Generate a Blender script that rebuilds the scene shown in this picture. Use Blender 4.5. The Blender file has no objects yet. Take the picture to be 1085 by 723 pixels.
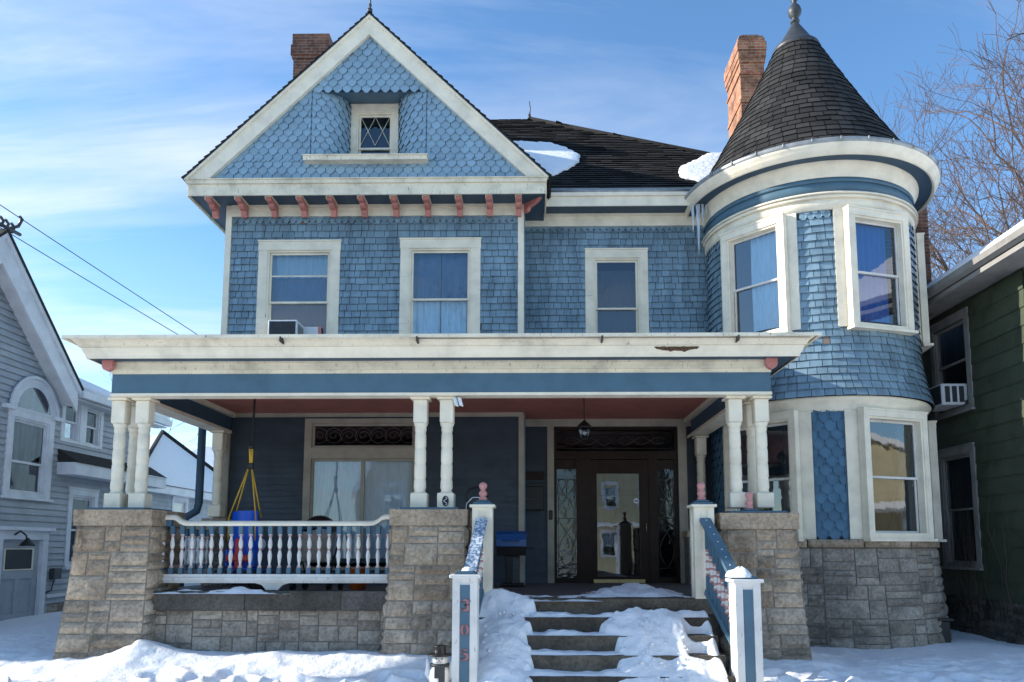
import bpy, math, random
from mathutils import Vector, Matrix, noise
random.seed(305)
R = math.radians
scene = bpy.context.scene
COL = scene.collection
# ------------------------------------------------------------------ camera
EYE = 1.65; F_PX = 800.0; CX = 554.0; CY = 488.9; YAW = R(0.8); PITCH = R(6.5)
cF = Vector((-math.sin(YAW)*math.cos(PITCH), math.cos(YAW)*math.cos(PITCH), math.sin(PITCH)))
cR = Vector((math.cos(YAW), math.sin(YAW), 0)); cU = cR.cross(cF)
def P(px, py, Y):
    """world point on the plane y=Y seen at photo pixel (px,py)"""
    d = cF + cR*((px-CX)/F_PX) + cU*((CY-py)/F_PX)
    t = Y/d.y
    return Vector((d.x*t, Y, EYE+d.z*t))
def PX(px, Y, py=450): return P(px, py, Y).x
def PZ(py, Y, px=565): return P(px, py, Y).z
def PXp(px, py, X):
    """world point on the plane x=X"""
    d = cF + cR*((px-CX)/F_PX) + cU*((CY-py)/F_PX)
    t = X/d.x
    return Vector((X, d.y*t, EYE+d.z*t))
cam_d = bpy.data.cameras.new('camera'); cam = bpy.data.objects.new('camera', cam_d); COL.objects.link(cam)
cam.location = (0, 0, EYE)
cam.matrix_world = Matrix.Translation((0, 0, EYE)) @ Matrix((cR, cU, -cF)).transposed().to_4x4()
cam_d.sensor_width = 36; cam_d.lens = F_PX/1085*36
cam_d.shift_x = -(CX-542.5)/1085; cam_d.shift_y = (CY-361.5)/1085
cam_d.clip_end = 3000; cam_d.clip_start = .05
scene.camera = cam

# ------------------------------------------------------------------ materials
def new_mat(name):
    m = bpy.data.materials.new(name); m.use_nodes = True
    nt = m.node_tree; b = nt.nodes['Principled BSDF']
    return m, nt, b
def N(nt, t, **kw):
    n = nt.nodes.new(t)
    for k, v in kw.items():
        if k in n.inputs: n.inputs[k].default_value = v
        else: setattr(n, k, v)
    return n
def ramp(nt, src, stops):
    r = nt.nodes.new('ShaderNodeValToRGB'); cr = r.color_ramp
    while len(cr.elements) < len(stops): cr.elements.new(.5)
    for e, (p, c) in zip(cr.elements, stops):
        e.position = p; e.color = (*c, 1) if len(c) == 3 else c
    nt.links.new(src, r.inputs[0]); return r
def mix(nt, fac, a, b, mode='MIX'):
    m = nt.nodes.new('ShaderNodeMix'); m.data_type = 'RGBA'; m.blend_type = mode
    for s, v in ((0, fac), (6, a), (7, b)):
        if hasattr(v, 'links'): nt.links.new(v, m.inputs[s])
        else: m.inputs[s].default_value = v if s == 0 else (*v, 1)
    return m.outputs[2]
def paint(name, c, rough=.55, wear=.15, wearc=None, grime=.25, bump=.15, var=.0, scale=3.0, spec=.4, grain=True, chipt=.70, streak=.0):
    """painted wood: broad fade, fine grain bump, chips where the wood shows, per-piece variation"""
    m, nt, b = new_mat(name); L = nt.links.new
    tc = N(nt, 'ShaderNodeTexCoord'); g = N(nt, 'ShaderNodeNewGeometry')
    n1 = N(nt, 'ShaderNodeTexNoise', Scale=scale, Detail=6.0, Roughness=.6); L(g.outputs['Position'], n1.inputs['Vector'])
    mp = N(nt, 'ShaderNodeMapping'); mp.inputs['Scale'].default_value = (14, 14, 3) if grain else (9, 9, 9); L(g.outputs['Position'], mp.inputs['Vector'])
    n2 = N(nt, 'ShaderNodeTexNoise', Scale=2.5, Detail=8.0, Roughness=.7); L(mp.outputs[0], n2.inputs['Vector'])
    dark = tuple(x*(1-grime) for x in c)
    lite = tuple(min(1, x*1.13) for x in c)
    r1 = ramp(nt, n1.outputs[0], [(.3, dark), (.5, c), (.72, lite)])
    colr = r1.outputs[0]
    if var:
        at = N(nt, 'ShaderNodeAttribute', attribute_name='rnd')
        r2 = ramp(nt, at.outputs['Fac'], [(0, (1-var,)*3), (.5, (1,)*3), (1, (1+var*.8,)*3)])
        colr = mix(nt, 1.0, colr, r2.outputs[0], 'MULTIPLY')
        ms = N(nt, 'ShaderNodeMapping'); ms.inputs['Scale'].default_value = (5, 5, .5); L(g.outputs['Position'], ms.inputs['Vector'])
        n3 = N(nt, 'ShaderNodeTexNoise', Scale=1.4, Detail=5.0, Roughness=.6); L(ms.outputs[0], n3.inputs['Vector'])
        rs = ramp(nt, n3.outputs[0], [(.30, (.62, .62, .62)), (.5, (1, 1, 1)), (.72, (1.22, 1.2, 1.17))])
        colr = mix(nt, streak, colr, rs.outputs[0], 'MULTIPLY')          # rain-washed vertical weathering
        gt = N(nt, 'ShaderNodeMath', operation='GREATER_THAN'); gt.inputs[1].default_value = .996 if streak else 2.0; L(at.outputs['Fac'], gt.inputs[0])
        colr = mix(nt, gt.outputs[0], colr, (.22, .16, .12))          # a few bare replaced pieces
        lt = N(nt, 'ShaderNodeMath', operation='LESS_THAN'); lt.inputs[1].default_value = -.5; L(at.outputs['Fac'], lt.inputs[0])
        colr = mix(nt, lt.outputs[0], colr, tuple(x*.16+.003 for x in c))      # butt edge: shadow line under each course painted in, with bare, dirty end grain
    wc = wearc or (.30, .26, .22)
    r3 = ramp(nt, n2.outputs[0], [(chipt, (0, 0, 0)), (min(.99, chipt+.05), (1, 1, 1))])
    mm = N(nt, 'ShaderNodeMath', operation='MULTIPLY'); mm.inputs[1].default_value = wear
    L(r3.outputs[0], mm.inputs[0])
    colr = mix(nt, mm.outputs[0], colr, wc)
    L(colr, b.inputs['Base Color']); b.inputs['Roughness'].default_value = rough
    b.inputs['Specular IOR Level'].default_value = spec
    if bump:
        bp = N(nt, 'ShaderNodeBump', Strength=bump, Distance=.01); L(n2.outputs[0], bp.inputs['Height']); L(bp.outputs[0], b.inputs['Normal'])
    return m
def plain(name, c, rough=.5, metal=0.0, spec=.5, nz=.15, scale=12, bump=0.0):
    m, nt, b = new_mat(name); L = nt.links.new
    g = N(nt, 'ShaderNodeNewGeometry')
    n1 = N(nt, 'ShaderNodeTexNoise', Scale=scale, Detail=5.0); L(g.outputs['Position'], n1.inputs['Vector'])
    r1 = ramp(nt, n1.outputs[0], [(.3, tuple(x*(1-nz) for x in c)), (.7, tuple(min(1, x*(1+nz)) for x in c))])
    L(r1.outputs[0], b.inputs['Base Color']); b.inputs['Roughness'].default_value = rough
    b.inputs['Metallic'].default_value = metal; b.inputs['Specular IOR Level'].default_value = spec
    if bump:
        bp = N(nt, 'ShaderNodeBump', Strength=bump, Distance=.02); L(n1.outputs[0], bp.inputs['Height']); L(bp.outputs[0], b.inputs['Normal'])
    return m
def stone_mat(name, c1, c2, c3, rough=.9, bump=.5):
    m, nt, b = new_mat(name); L = nt.links.new
    g = N(nt, 'ShaderNodeNewGeometry')
    n1 = N(nt, 'ShaderNodeTexNoise', Scale=2.0, Detail=8.0, Roughness=.65, Distortion=.4); L(g.outputs['Position'], n1.inputs['Vector'])
    n2 = N(nt, 'ShaderNodeTexNoise', Scale=22.0, Detail=8.0, Roughness=.7); L(g.outputs['Position'], n2.inputs['Vector'])
    at = N(nt, 'ShaderNodeAttribute', attribute_name='rnd')
    a = ramp(nt, at.outputs['Fac'], [(0, c1), (.45, c2), (1, c3)])
    r = ramp(nt, n1.outputs[0], [(.28, (.40,)*3), (.5, (.92,)*3), (.72, (1.3,)*3)])
    col = mix(nt, 1.0, a.outputs[0], r.outputs[0], 'MULTIPLY')
    r2 = ramp(nt, n2.outputs[0], [(.34, (.42,)*3), (.58, (1.15,)*3)])
    col = mix(nt, .7, col, r2.outputs[0], 'MULTIPLY')
    L(col, b.inputs['Base Color']); b.inputs['Roughness'].default_value = rough; b.inputs['Specular IOR Level'].default_value = .25
    bp = N(nt, 'ShaderNodeBump', Strength=bump, Distance=.03); L(n2.outputs[0], bp.inputs['Height']); L(bp.outputs[0], b.inputs['Normal'])
    return m
def brick_mat(name, c1, c2, mortar, lighten=0.0):
    m, nt, b = new_mat(name); L = nt.links.new
    g = N(nt, 'ShaderNodeNewGeometry'); s = N(nt, 'ShaderNodeSeparateXYZ'); L(g.outputs['Position'], s.inputs[0])
    ad = N(nt, 'ShaderNodeMath', operation='ADD'); L(s.outputs[0], ad.inputs[0]); L(s.outputs[1], ad.inputs[1])
    cb = N(nt, 'ShaderNodeCombineXYZ'); L(ad.outputs[0], cb.inputs[0]); L(s.outputs[2], cb.inputs[1])
    br = N(nt, 'ShaderNodeTexBrick'); br.inputs['Scale'].default_value = 1.0; br.inputs['Brick Width'].default_value = .205; br.inputs['Row Height'].default_value = .072
    br.inputs['Mortar Size'].default_value = .009; br.inputs['Color1'].default_value = (*c1, 1); br.inputs['Color2'].default_value = (*c2, 1); br.inputs['Mortar'].default_value = (*mortar, 1)
    L(cb.outputs[0], br.inputs['Vector'])
    n1 = N(nt, 'ShaderNodeTexNoise', Scale=3.0, Detail=8.0, Roughness=.7); L(g.outputs['Position'], n1.inputs['Vector'])
    r = ramp(nt, n1.outputs[0], [(.35, (.22,)*3), (.55, (1,)*3), (.75, (1.2,)*3)])
    col = mix(nt, .8, br.outputs[0], r.outputs[0], 'MULTIPLY')
    L(col, b.inputs['Base Color']); b.inputs['Roughness'].default_value = .9
    bp = N(nt, 'ShaderNodeBump', Strength=.6, Distance=.01, invert=True); L(br.outputs['Fac'], bp.inputs['Height']); L(bp.outputs[0], b.inputs['Normal'])
    return m
def snow_mat():
    m, nt, b = new_mat('snow'); L = nt.links.new
    g = N(nt, 'ShaderNodeNewGeometry')
    n1 = N(nt, 'ShaderNodeTexNoise', Scale=9.0, Detail=7.0, Roughness=.6); L(g.outputs['Position'], n1.inputs['Vector'])
    n2 = N(nt, 'ShaderNodeTexNoise', Scale=90.0, Detail=4.0); L(g.outputs['Position'], n2.inputs['Vector'])
    r1 = ramp(nt, n1.outputs[0], [(.25, (.78, .80, .83)), (.6, (.86, .87, .89))])
    n4 = N(nt, 'ShaderNodeTexNoise', Scale=38.0, Detail=3.0, Roughness=.7); L(g.outputs['Position'], n4.inputs['Vector'])
    r4 = ramp(nt, n4.outputs[0], [(.735, (0, 0, 0)), (.76, (1, 1, 1))])          # grit and bits of bark lying on the snow
    cg = mix(nt, r4.outputs[0], r1.outputs[0], (.16, .12, .09))
    L(cg, b.inputs['Base Color']); b.inputs['Roughness'].default_value = .65; b.inputs['Specular IOR Level'].default_value = .2
    b1 = N(nt, 'ShaderNodeBump', Strength=.6, Distance=.05); L(n1.outputs[0], b1.inputs['Height'])
    b2 = N(nt, 'ShaderNodeBump', Strength=.6, Distance=.008); L(n2.outputs[0], b2.inputs['Height']); L(b1.outputs[0], b2.inputs['Normal']); L(b2.outputs[0], b.inputs['Normal'])
    return m
def glass_mat(name, tint=(.88, .92, .94), wav=.10, base=.08, scale=2.0):
    """window pane: see-through plus a slightly wavy mirror reflection"""
    m = bpy.data.materials.new(name); m.use_nodes = True; nt = m.node_tree; nt.nodes.clear(); L = nt.links.new
    out = N(nt, 'ShaderNodeOutputMaterial'); mx = N(nt, 'ShaderNodeMixShader')
    tr = N(nt, 'ShaderNodeBsdfTransparent'); tr.inputs[0].default_value = (*tint, 1)
    gl = N(nt, 'ShaderNodeBsdfGlossy'); gl.inputs['Roughness'].default_value = .015; gl.inputs[0].default_value = (.9, .95, 1, 1)
    g = N(nt, 'ShaderNodeNewGeometry'); n1 = N(nt, 'ShaderNodeTexNoise', Scale=scale, Detail=3.0); L(g.outputs['Position'], n1.inputs['Vector'])
    bp = N(nt, 'ShaderNodeBump', Strength=wav, Distance=.02); L(n1.outputs[0], bp.inputs['Height']); L(bp.outputs[0], gl.inputs['Normal'])
    fr = N(nt, 'ShaderNodeFresnel', IOR=1.6); ma = N(nt, 'ShaderNodeMath', operation='MULTIPLY_ADD'); ma.inputs[1].default_value = .75; ma.inputs[2].default_value = base; ma.use_clamp = True
    L(fr.outputs[0], ma.inputs[0]); L(ma.outputs[0], mx.inputs[0]); L(tr.outputs[0], mx.inputs[1]); L(gl.outputs[0], mx.inputs[2]); L(mx.outputs[0], out.inputs[0])
    return m
def cloth_mat(name, c, sc=30):
    m, nt, b = new_mat(name); L = nt.links.new
    g = N(nt, 'ShaderNodeNewGeometry'); mp = N(nt, 'ShaderNodeMapping'); mp.inputs['Scale'].default_value = (1, 1, .12); L(g.outputs['Position'], mp.inputs['Vector'])
    n1 = N(nt, 'ShaderNodeTexNoise', Scale=sc, Detail=4.0); L(mp.outputs[0], n1.inputs['Vector'])
    r1 = ramp(nt, n1.outputs[0], [(.35, tuple(x*.86 for x in c)), (.65, c)]); L(r1.outputs[0], b.inputs['Base Color']); b.inputs['Roughness'].default_value = .9
    return m

M = {}
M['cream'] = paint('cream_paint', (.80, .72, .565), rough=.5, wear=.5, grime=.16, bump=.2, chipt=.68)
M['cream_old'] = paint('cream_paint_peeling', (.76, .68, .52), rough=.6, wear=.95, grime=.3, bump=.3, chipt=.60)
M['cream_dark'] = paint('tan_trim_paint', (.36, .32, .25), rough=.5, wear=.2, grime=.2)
M['white'] = paint('white_paint', (.68, .66, .62), rough=.5, wear=.9, grime=.15, wearc=(.2, .18, .16), chipt=.61)
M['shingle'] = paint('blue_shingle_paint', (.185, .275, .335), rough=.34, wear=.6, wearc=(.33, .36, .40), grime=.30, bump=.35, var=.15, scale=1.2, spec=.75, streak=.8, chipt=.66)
M['shingle_gable'] = paint('pale_blue_gable_shingle_paint', (.24, .36, .45), rough=.5, wear=.25, wearc=(.3, .36, .42), grime=.15, bump=.25, var=.10, scale=1.2, spec=.4)
M['fishscale'] = paint('blue_scallop_paint', (.065, .15, .235), rough=.45, wear=.2, grime=.25, bump=.25, var=.15, scale=2)
M['blue'] = paint('mid_blue_paint', (.070, .140, .195), rough=.5, wear=.25, wearc=(.3, .35, .4), grime=.15, bump=.15)
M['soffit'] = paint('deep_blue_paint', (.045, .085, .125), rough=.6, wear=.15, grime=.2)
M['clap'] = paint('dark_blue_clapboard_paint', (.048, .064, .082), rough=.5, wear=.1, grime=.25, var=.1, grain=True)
M['backing'] = plain('dark_wall_backing', (.03, .05, .075), .8)
M['ceiling'] = paint('red_brown_ceiling_paint', (.44, .155, .12), rough=.6, wear=.1, grime=.15)
M['pink'] = paint('salmon_paint', (.52, .20, .17), rough=.55, wear=.4, grime=.25)
M['rose'] = paint('rose_paint', (.52, .24, .22), rough=.5, wear=.2, grime=.15)
M['stone'] = stone_mat('tan_rock_faced_stone', (.31, .235, .165), (.41, .31, .215), (.48, .39, .29))
M['stone_grey'] = stone_mat('grey_rock_faced_stone', (.25, .21, .17), (.345, .295, .24), (.42, .37, .31))
M['stone_mid'] = stone_mat('tan_grey_rock_faced_stone', (.28, .23, .175), (.38, .31, .24), (.46, .39, .31))
M['stone_dark'] = stone_mat('dark_stained_stone', (.05, .046, .04), (.085, .078, .068), (.12, .11, .10))
M['mortar'] = plain('mortar', (.25, .225, .19), .95, nz=.3)
M['mortar_grey'] = plain('grey_mortar', (.17, .16, .145), .95, nz=.3)
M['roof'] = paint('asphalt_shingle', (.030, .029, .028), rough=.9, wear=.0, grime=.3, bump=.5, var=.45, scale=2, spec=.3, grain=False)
M['brick'] = brick_mat('red_brick', (.26, .10, .06), (.12, .05, .035), (.22, .17, .13))
M['brick_orange'] = brick_mat('orange_brick', (.46, .18, .09), (.30, .10, .05), (.42, .30, .2))
M['lead'] = plain('weathered_lead', (.05, .055, .06), .5, .3, nz=.3)
M['gutter'] = plain('gutter_metal', (.30, .31, .31), .45, .4, nz=.25, scale=6)
M['snow'] = snow_mat()
M['glass'] = glass_mat('old_window_glass')
M['glass_door'] = glass_mat('wavy_door_glass', (.4, .4, .4), wav=.06, base=.16, scale=2.0)
M['glass_lead'] = glass_mat('leaded_glass', (.2, .2, .22), wav=.25, base=.02, scale=7)
M['curtain'] = cloth_mat('pale_curtain', (.62, .70, .78))
M['curtain_blue'] = cloth_mat('blue_curtain', (.02, .15, .50))
M['deep_curtain_and_reflection'] = cloth_mat('deep_blue_curtain_and_reflection', (.05, .19, .36))
M['curtain_teal'] = cloth_mat('light_blue_curtain', (.42, .62, .76))
M['curtain_grey'] = cloth_mat('dim_grey_curtain', (.05, .06, .075))
M['dark'] = plain('dark_interior', (.012, .012, .014), .9)
M['oak'] = paint('dark_varnished_oak', (.026, .012, .007), rough=.45, wear=.15, grime=.4, bump=.1, wearc=(.06, .03, .02), spec=.2)
M['black'] = plain('black_metal', (.012, .012, .012), .45, .2)
M['brass'] = plain('brass_kick_strip', (.55, .42, .2), .4, .7)
M['leadline'] = plain('lead_came', (.12, .12, .11), .4, .5)
M['plastic_blue'] = plain('blue_plastic', (.01, .11, .62), .35, nz=.05)
M['plastic_red'] = plain('red_plastic', (.55, .02, .02), .35, nz=.05)
M['yellow'] = plain('yellow_webbing', (.62, .36, .03), .7)
M['rope'] = plain('black_rope', (.012, .012, .012), .8)
M['beige'] = plain('beige_fabric', (.30, .25, .2), .9)
M['orange'] = plain('orange_plastic', (.6, .13, .02), .45)
M['whitemetal'] = plain('white_enamel', (.68, .70, .72), .35, nz=.08)
M['grille'] = plain('dark_grille', (.03, .035, .04), .6)
M['lid_blue'] = plain('blue_enamel_lid', (.01, .075, .24), .3, nz=.1)
M['nblue'] = paint('grey_blue_siding_paint', (.36, .39, .43), rough=.6, wear=.1, grime=.15, var=.08, bump=.0)
M['nwhite'] = paint('pale_blue_white_trim', (.66, .68, .72), rough=.55, wear=.2, grime=.15)
M['green'] = paint('dark_green_siding_paint', (.052, .064, .038), rough=.6, wear=.1, grime=.3, var=.12)
M['gtrim'] = paint('dull_white_trim', (.25, .24, .225), rough=.6, wear=.4, grime=.3)
M['bark'] = plain('bark', (.10, .07, .05), .9, nz=.4, scale=20)
M['twig'] = plain('reddish_twigs', (.12, .075, .055), .9, nz=.3)
M['concrete'] = stone_mat('old_concrete_step', (.085, .07, .055), (.125, .105, .08), (.17, .145, .115))
M['wood_floor'] = paint('worn_grey_deck_boards', (.13, .12, .11), rough=.7, wear=.3)
M['frost'] = None
M['yellow_wall'] = paint('yellow_siding_paint', (.50, .44, .28), rough=.6, wear=.1, grime=.1)
M['asphalt'] = plain('asphalt', (.05, .05, .052), .9)

# ------------------------------------------------------------------ mesh builder
WORLD = {}          # object name -> world origin of unrotated objects
class MB:
    def __init__(s, fn=None):
        s.v = []; s.f = []; s.r = []; s.fn = fn; s.cur = .5; s.sm = []; s.smooth = False
    def V(s, a, b, c):
        p = s.fn(a, b, c) if s.fn else Vector((a, b, c))
        s.v.append(Vector(p)); return len(s.v)-1
    def Fc(s, *i):
        s.f.append(i); s.r.append(s.cur); s.sm.append(s.smooth)
    def box(s, a0, a1, b0, b1, c0, c1):
        i = [s.V(a, b, c) for c in (c0, c1) for b in (b0, b1) for a in (a0, a1)]
        for q in ((0, 2, 3, 1), (4, 5, 7, 6), (0, 1, 5, 4), (2, 6, 7, 3), (0, 4, 6, 2), (1, 3, 7, 5)):
            s.Fc(*[i[k] for k in q])
    def bevbox(s, a0, a1, b0, b1, c0, c1, e=.01):
        """box with chamfered edges"""
        ax = ((a0, a1), (b0, b1), (c0, c1)); idx = {}
        def vert(sg, k):
            p = []
            for d in range(3):
                lo, hi = ax[d]; v = hi if sg[d] else lo
                if d != k: v += (-e if sg[d] else e)
                p.append(v)
            return s.V(*p)
        for x in (0, 1):
            for y in (0, 1):
                for z in (0, 1):
                    for k in range(3): idx[(x, y, z, k)] = vert((x, y, z), k)
        def q(*keys):
            s.Fc(*[idx[k] for k in keys])
        for k in range(3):
            o = [d for d in range(3) if d != k]
            for sd in (0, 1):
                ks = []
                for (m, n) in ((0, 0), (1, 0), (1, 1), (0, 1)):
                    g = [0, 0, 0]; g[k] = sd; g[o[0]] = m; g[o[1]] = n; ks.append((*g, k))
                q(*ks)
            for m in (0, 1):
                for n in (0, 1):
                    g0 = [0, 0, 0]; g1 = [0, 0, 0]; g0[k] = 0; g1[k] = 1
                    for g in (g0, g1): g[o[0]] = m; g[o[1]] = n
                    q((*g0, o[0]), (*g1, o[0]), (*g1, o[1]), (*g0, o[1]))
        for x in (0, 1):
            for y in (0, 1):
                for z in (0, 1): q(*[(x, y, z, k) for k in range(3)])
    def prism(s, poly, b0, b1):
        """poly in (a,c) extruded from b0 to b1"""
        n = len(poly); i = [s.V(a, b0, c) for a, c in poly]; j = [s.V(a, b1, c) for a, c in poly]
        s.Fc(*i[::-1]); s.Fc(*j)
        for k in range(n): s.Fc(i[k], i[(k+1) % n], j[(k+1) % n], j[k])
    def lathe(s, prof, cx, cy, z0=0, seg=16, ex=1, a0=0, a1=None, sq=None):
        """prof [(r,z)], revolve round a vertical axis; sq: set of indices drawn square"""
        rings = []; full = a1 is None; n = seg if full else seg+1
        for (r, z) in prof:
            ring = []
            for k in range(n):
                a = a0 + (2*math.pi*k/seg if full else (a1-a0)*k/seg)
                ring.append(s.V(cx+r*math.cos(a)*ex, cy+r*math.sin(a), z0+z))
            rings.append(ring)
        sm = s.smooth; s.smooth = True
        for q in range(len(rings)-1):
            for k in range(n if full else n-1):
                k2 = (k+1) % n
                s.Fc(rings[q][k], rings[q][k2], rings[q+1][k2], rings[q+1][k])
        s.smooth = sm
        if full: s.Fc(*rings[0][::-1]); s.Fc(*rings[-1])
    def tube(s, pts, r, seg=8, r1=None, cap=True):
        pts = [Vector(p) for p in pts]; n = len(pts); rings = []
        ref = None; sm = s.smooth; s.smooth = True
        for i, p in enumerate(pts):
            d = (pts[min(i+1, n-1)]-pts[max(i-1, 0)]).normalized()
            if ref is None: ref = Vector((0, 0, 1)) if abs(d.z) < .9 else Vector((1, 0, 0))
            u = d.cross(ref).normalized(); w = u.cross(d).normalized(); ref = w
            rr = r if r1 is None else r+(r1-r)*i/max(1, n-1)
            if isinstance(r, (list, tuple)): rr = r[i]
            rings.append([s.V(*(p+(u*math.cos(2*math.pi*k/seg)+w*math.sin(2*math.pi*k/seg))*rr)) for k in range(seg)])
        for q in range(n-1):
            for k in range(seg): s.Fc(rings[q][k], rings[q][(k+1) % seg], rings[q+1][(k+1) % seg], rings[q+1][k])
        s.smooth = sm
        if cap: s.Fc(*rings[0][::-1]); s.Fc(*rings[-1])
    def ball(s, c, r, seg=12, rz=None):
        rz = rz or r
        prof = [(max(.0005, r*math.sin(math.pi*k/8)), -rz*math.cos(math.pi*k/8)) for k in range(9)]
        s.lathe(prof, c[0], c[1], c[2], seg)
    def sheet(s, fn, nu, nv, thick=None):
        """grid of fn(i/nu, j/nv) -> Vector"""
        g = [[s.V(*fn(i/nu, j/nv)) for i in range(nu+1)] for j in range(nv+1)]
        for j in range(nv):
            for i in range(nu): s.Fc(g[j][i], g[j][i+1], g[j+1][i+1], g[j+1][i])
        return g
    def build(s, name, mat, parent=None, **tags):
        me = bpy.data.meshes.new(name)
        lo = Vector([min(v[k] for v in s.v) for k in range(3)]); hi = Vector([max(v[k] for v in s.v) for k in range(3)])
        c = Vector(((lo.x+hi.x)/2, (lo.y+hi.y)/2, lo.z))
        me.from_pydata([v-c for v in s.v], [], s.f)
        at = me.attributes.new('rnd', 'FLOAT', 'FACE'); at.data.foreach_set('value', s.r)
        me.polygons.foreach_set('use_smooth', s.sm)
        me.materials.append(mat); me.update()
        import bmesh
        bm = bmesh.new(); bm.from_mesh(me); bmesh.ops.recalc_face_normals(bm, faces=bm.faces[:]) ; bm.to_mesh(me); bm.free()
        o = bpy.data.objects.new(name, me); COL.objects.link(o)
        place(o, c, parent)
        tag(o, **tags)
        return o
def place(o, c, parent):
    WORLD[o.name] = Vector(c)
    if parent is not None:
        o.parent = parent; o.location = Vector(c)-WORLD[parent.name]
    else: o.location = c
def tag(o, label=None, cat=None, group=None, kind=None):
    if label: o['label'] = label
    if cat: o['category'] = cat
    if group: o['group'] = group
    if kind: o['kind'] = kind
    return o
def empty(name, loc, label=None, cat=None, group=None, parent=None):
    o = bpy.data.objects.new(name, None); o.empty_display_size = .3; COL.objects.link(o); place(o, Vector(loc), parent); tag(o, label, cat, group); return o
def copy_part(o, delta, parent=None):
    """a copy of a part and its sub-parts shifted by delta"""
    c = o.copy(); COL.objects.link(c); par = parent if parent is not None else o.parent
    w = WORLD[o.name]+Vector(delta); place(c, w, par)
    for ch in [x for x in bpy.data.objects if x.parent == o]:
        d = ch.copy(); COL.objects.link(d); place(d, WORLD[ch.name]+Vector(delta), c)
    return c
def frame(o, ang=0.0):
    """local (u along, n outward, z up); ang=0 faces -Y (the street), +90deg faces +X"""
    o = Vector(o); u = Vector((math.cos(ang), math.sin(ang), 0)); n = Vector((math.sin(ang), -math.cos(ang), 0))
    return lambda a, b, c: o+u*a+n*b+Vector((0, 0, c))
def nz(x, y, z=0): return noise.noise(Vector((x, y, z)))

# ------------------------------------------------------------------ cladding
def inside(u, z, holes):
    return any(a <= u <= b and c <= z <= d for a, b, c, d in holes)
def shingles(mb, u0, u1, z0, z1, course=.12, w=.13, holes=(), style='square', n0=0.0, ok=None, gap=.009, jit=.005):
    k = 0; z = z0
    while z < z1-.01:
        off = (w/2 if k % 2 else 0) if style != 'square' else random.uniform(0, w)
        u = u0-off
        while u < u1:
            ww = w if style != 'square' else w*random.uniform(.62, 1.4)
            a = max(u, u0)+gap/2; b = min(u+ww, u1)-gap/2; u += ww
            if b-a < .02: continue
            um = (a+b)/2; zm = z+course*.5
            if inside(um, zm, holes) or (ok and not ok(um, zm)): continue
            mb.cur = random.random()
            j = random.uniform(-jit, jit) if style == 'square' else 0
            nb = n0+(.030 if style != 'scallop' else .036)+random.uniform(-.006, .007); nt = n0+.004; zt = z+course*(1.0 if style == 'square' else 1.62)+.012; zt = min(zt, z1+(.02 if style == 'square' else .06))
            if style == 'square': low = [(a, z+j), (b, z+j+random.uniform(-.003, .003))]
            elif style == 'hex': low = [(a, z+course*.52), (a+(b-a)*.36, z), (a+(b-a)*.64, z), (b, z+course*.52)]
            elif style == 'scallop': low = [(a, z+course*.30)]+[(a+(b-a)*(.5-.38*math.cos(math.pi*q/6)), z+course*.30-course*.42*math.sin(math.pi*q/6)) for q in range(7)]+[(b, z+course*.30)]
            lo = [mb.V(p, nb, q) for p, q in low]; ta = mb.V(a, nt, zt); tb = mb.V(b, nt, zt)
            mb.Fc(*lo, tb, ta)
            bk = [mb.V(p, n0, q+.016) for p, q in low]
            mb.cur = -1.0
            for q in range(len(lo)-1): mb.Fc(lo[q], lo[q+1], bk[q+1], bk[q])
            ba = mb.V(a, n0, zt); bb = mb.V(b, n0, zt)
            mb.Fc(lo[0], ta, ba, bk[0]); mb.Fc(lo[-1], tb, bb, bk[-1])
        z += course; k += 1
def clapboard(mb, u0, u1, z0, z1, course=.1, holes=(), ok=None, n0=0.0, proud=.024, step=3.2):
    z = z0
    while z < z1-.005:
        zt = min(z+course, z1); zm = (z+zt)/2
        cuts = [u0, u1]
        for a, b, c, d in holes:
            if c <= zm <= d: cuts += [a, b]
        x = u0+random.uniform(.5, step)
        while x < u1: cuts.append(x); x += random.uniform(step*.5, step)
        cuts = sorted(set(c for c in cuts if u0 <= c <= u1))
        for a, b in zip(cuts, cuts[1:]):
            if b-a < .01 or inside((a+b)/2, zm, holes): continue
            if ok:
                aa, bb = ok(zm, a, b)
                if bb-aa < .02: continue
                a, b = aa, bb
            mb.cur = random.random()
            i = [mb.V(a, n0+proud, z), mb.V(b, n0+proud, z), mb.V(b, n0+.003, zt+.004), mb.V(a, n0+.003, zt+.004), mb.V(a, n0, z+.012), mb.V(b, n0, z+.012)]
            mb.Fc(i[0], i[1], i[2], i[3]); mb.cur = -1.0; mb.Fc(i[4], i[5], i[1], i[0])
        z += course
def board(mb, u0, u1, z0, z1, holes=(), n=0.0, t=.08):
    """backing with rectangular openings"""
    us = sorted(set([u0, u1]+[c for h in holes for c in h[:2] if u0 < c < u1])); zs = sorted(set([z0, z1]+[c for h in holes for c in h[2:] if z0 < c < z1]))
    for a, b in zip(us, us[1:]):
        for c, d in zip(zs, zs[1:]):
            if not inside((a+b)/2, (c+d)/2, holes):
                i = [mb.V(a, n, c), mb.V(b, n, c), mb.V(b, n, d), mb.V(a, n, d)]; mb.Fc(*i)
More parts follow.
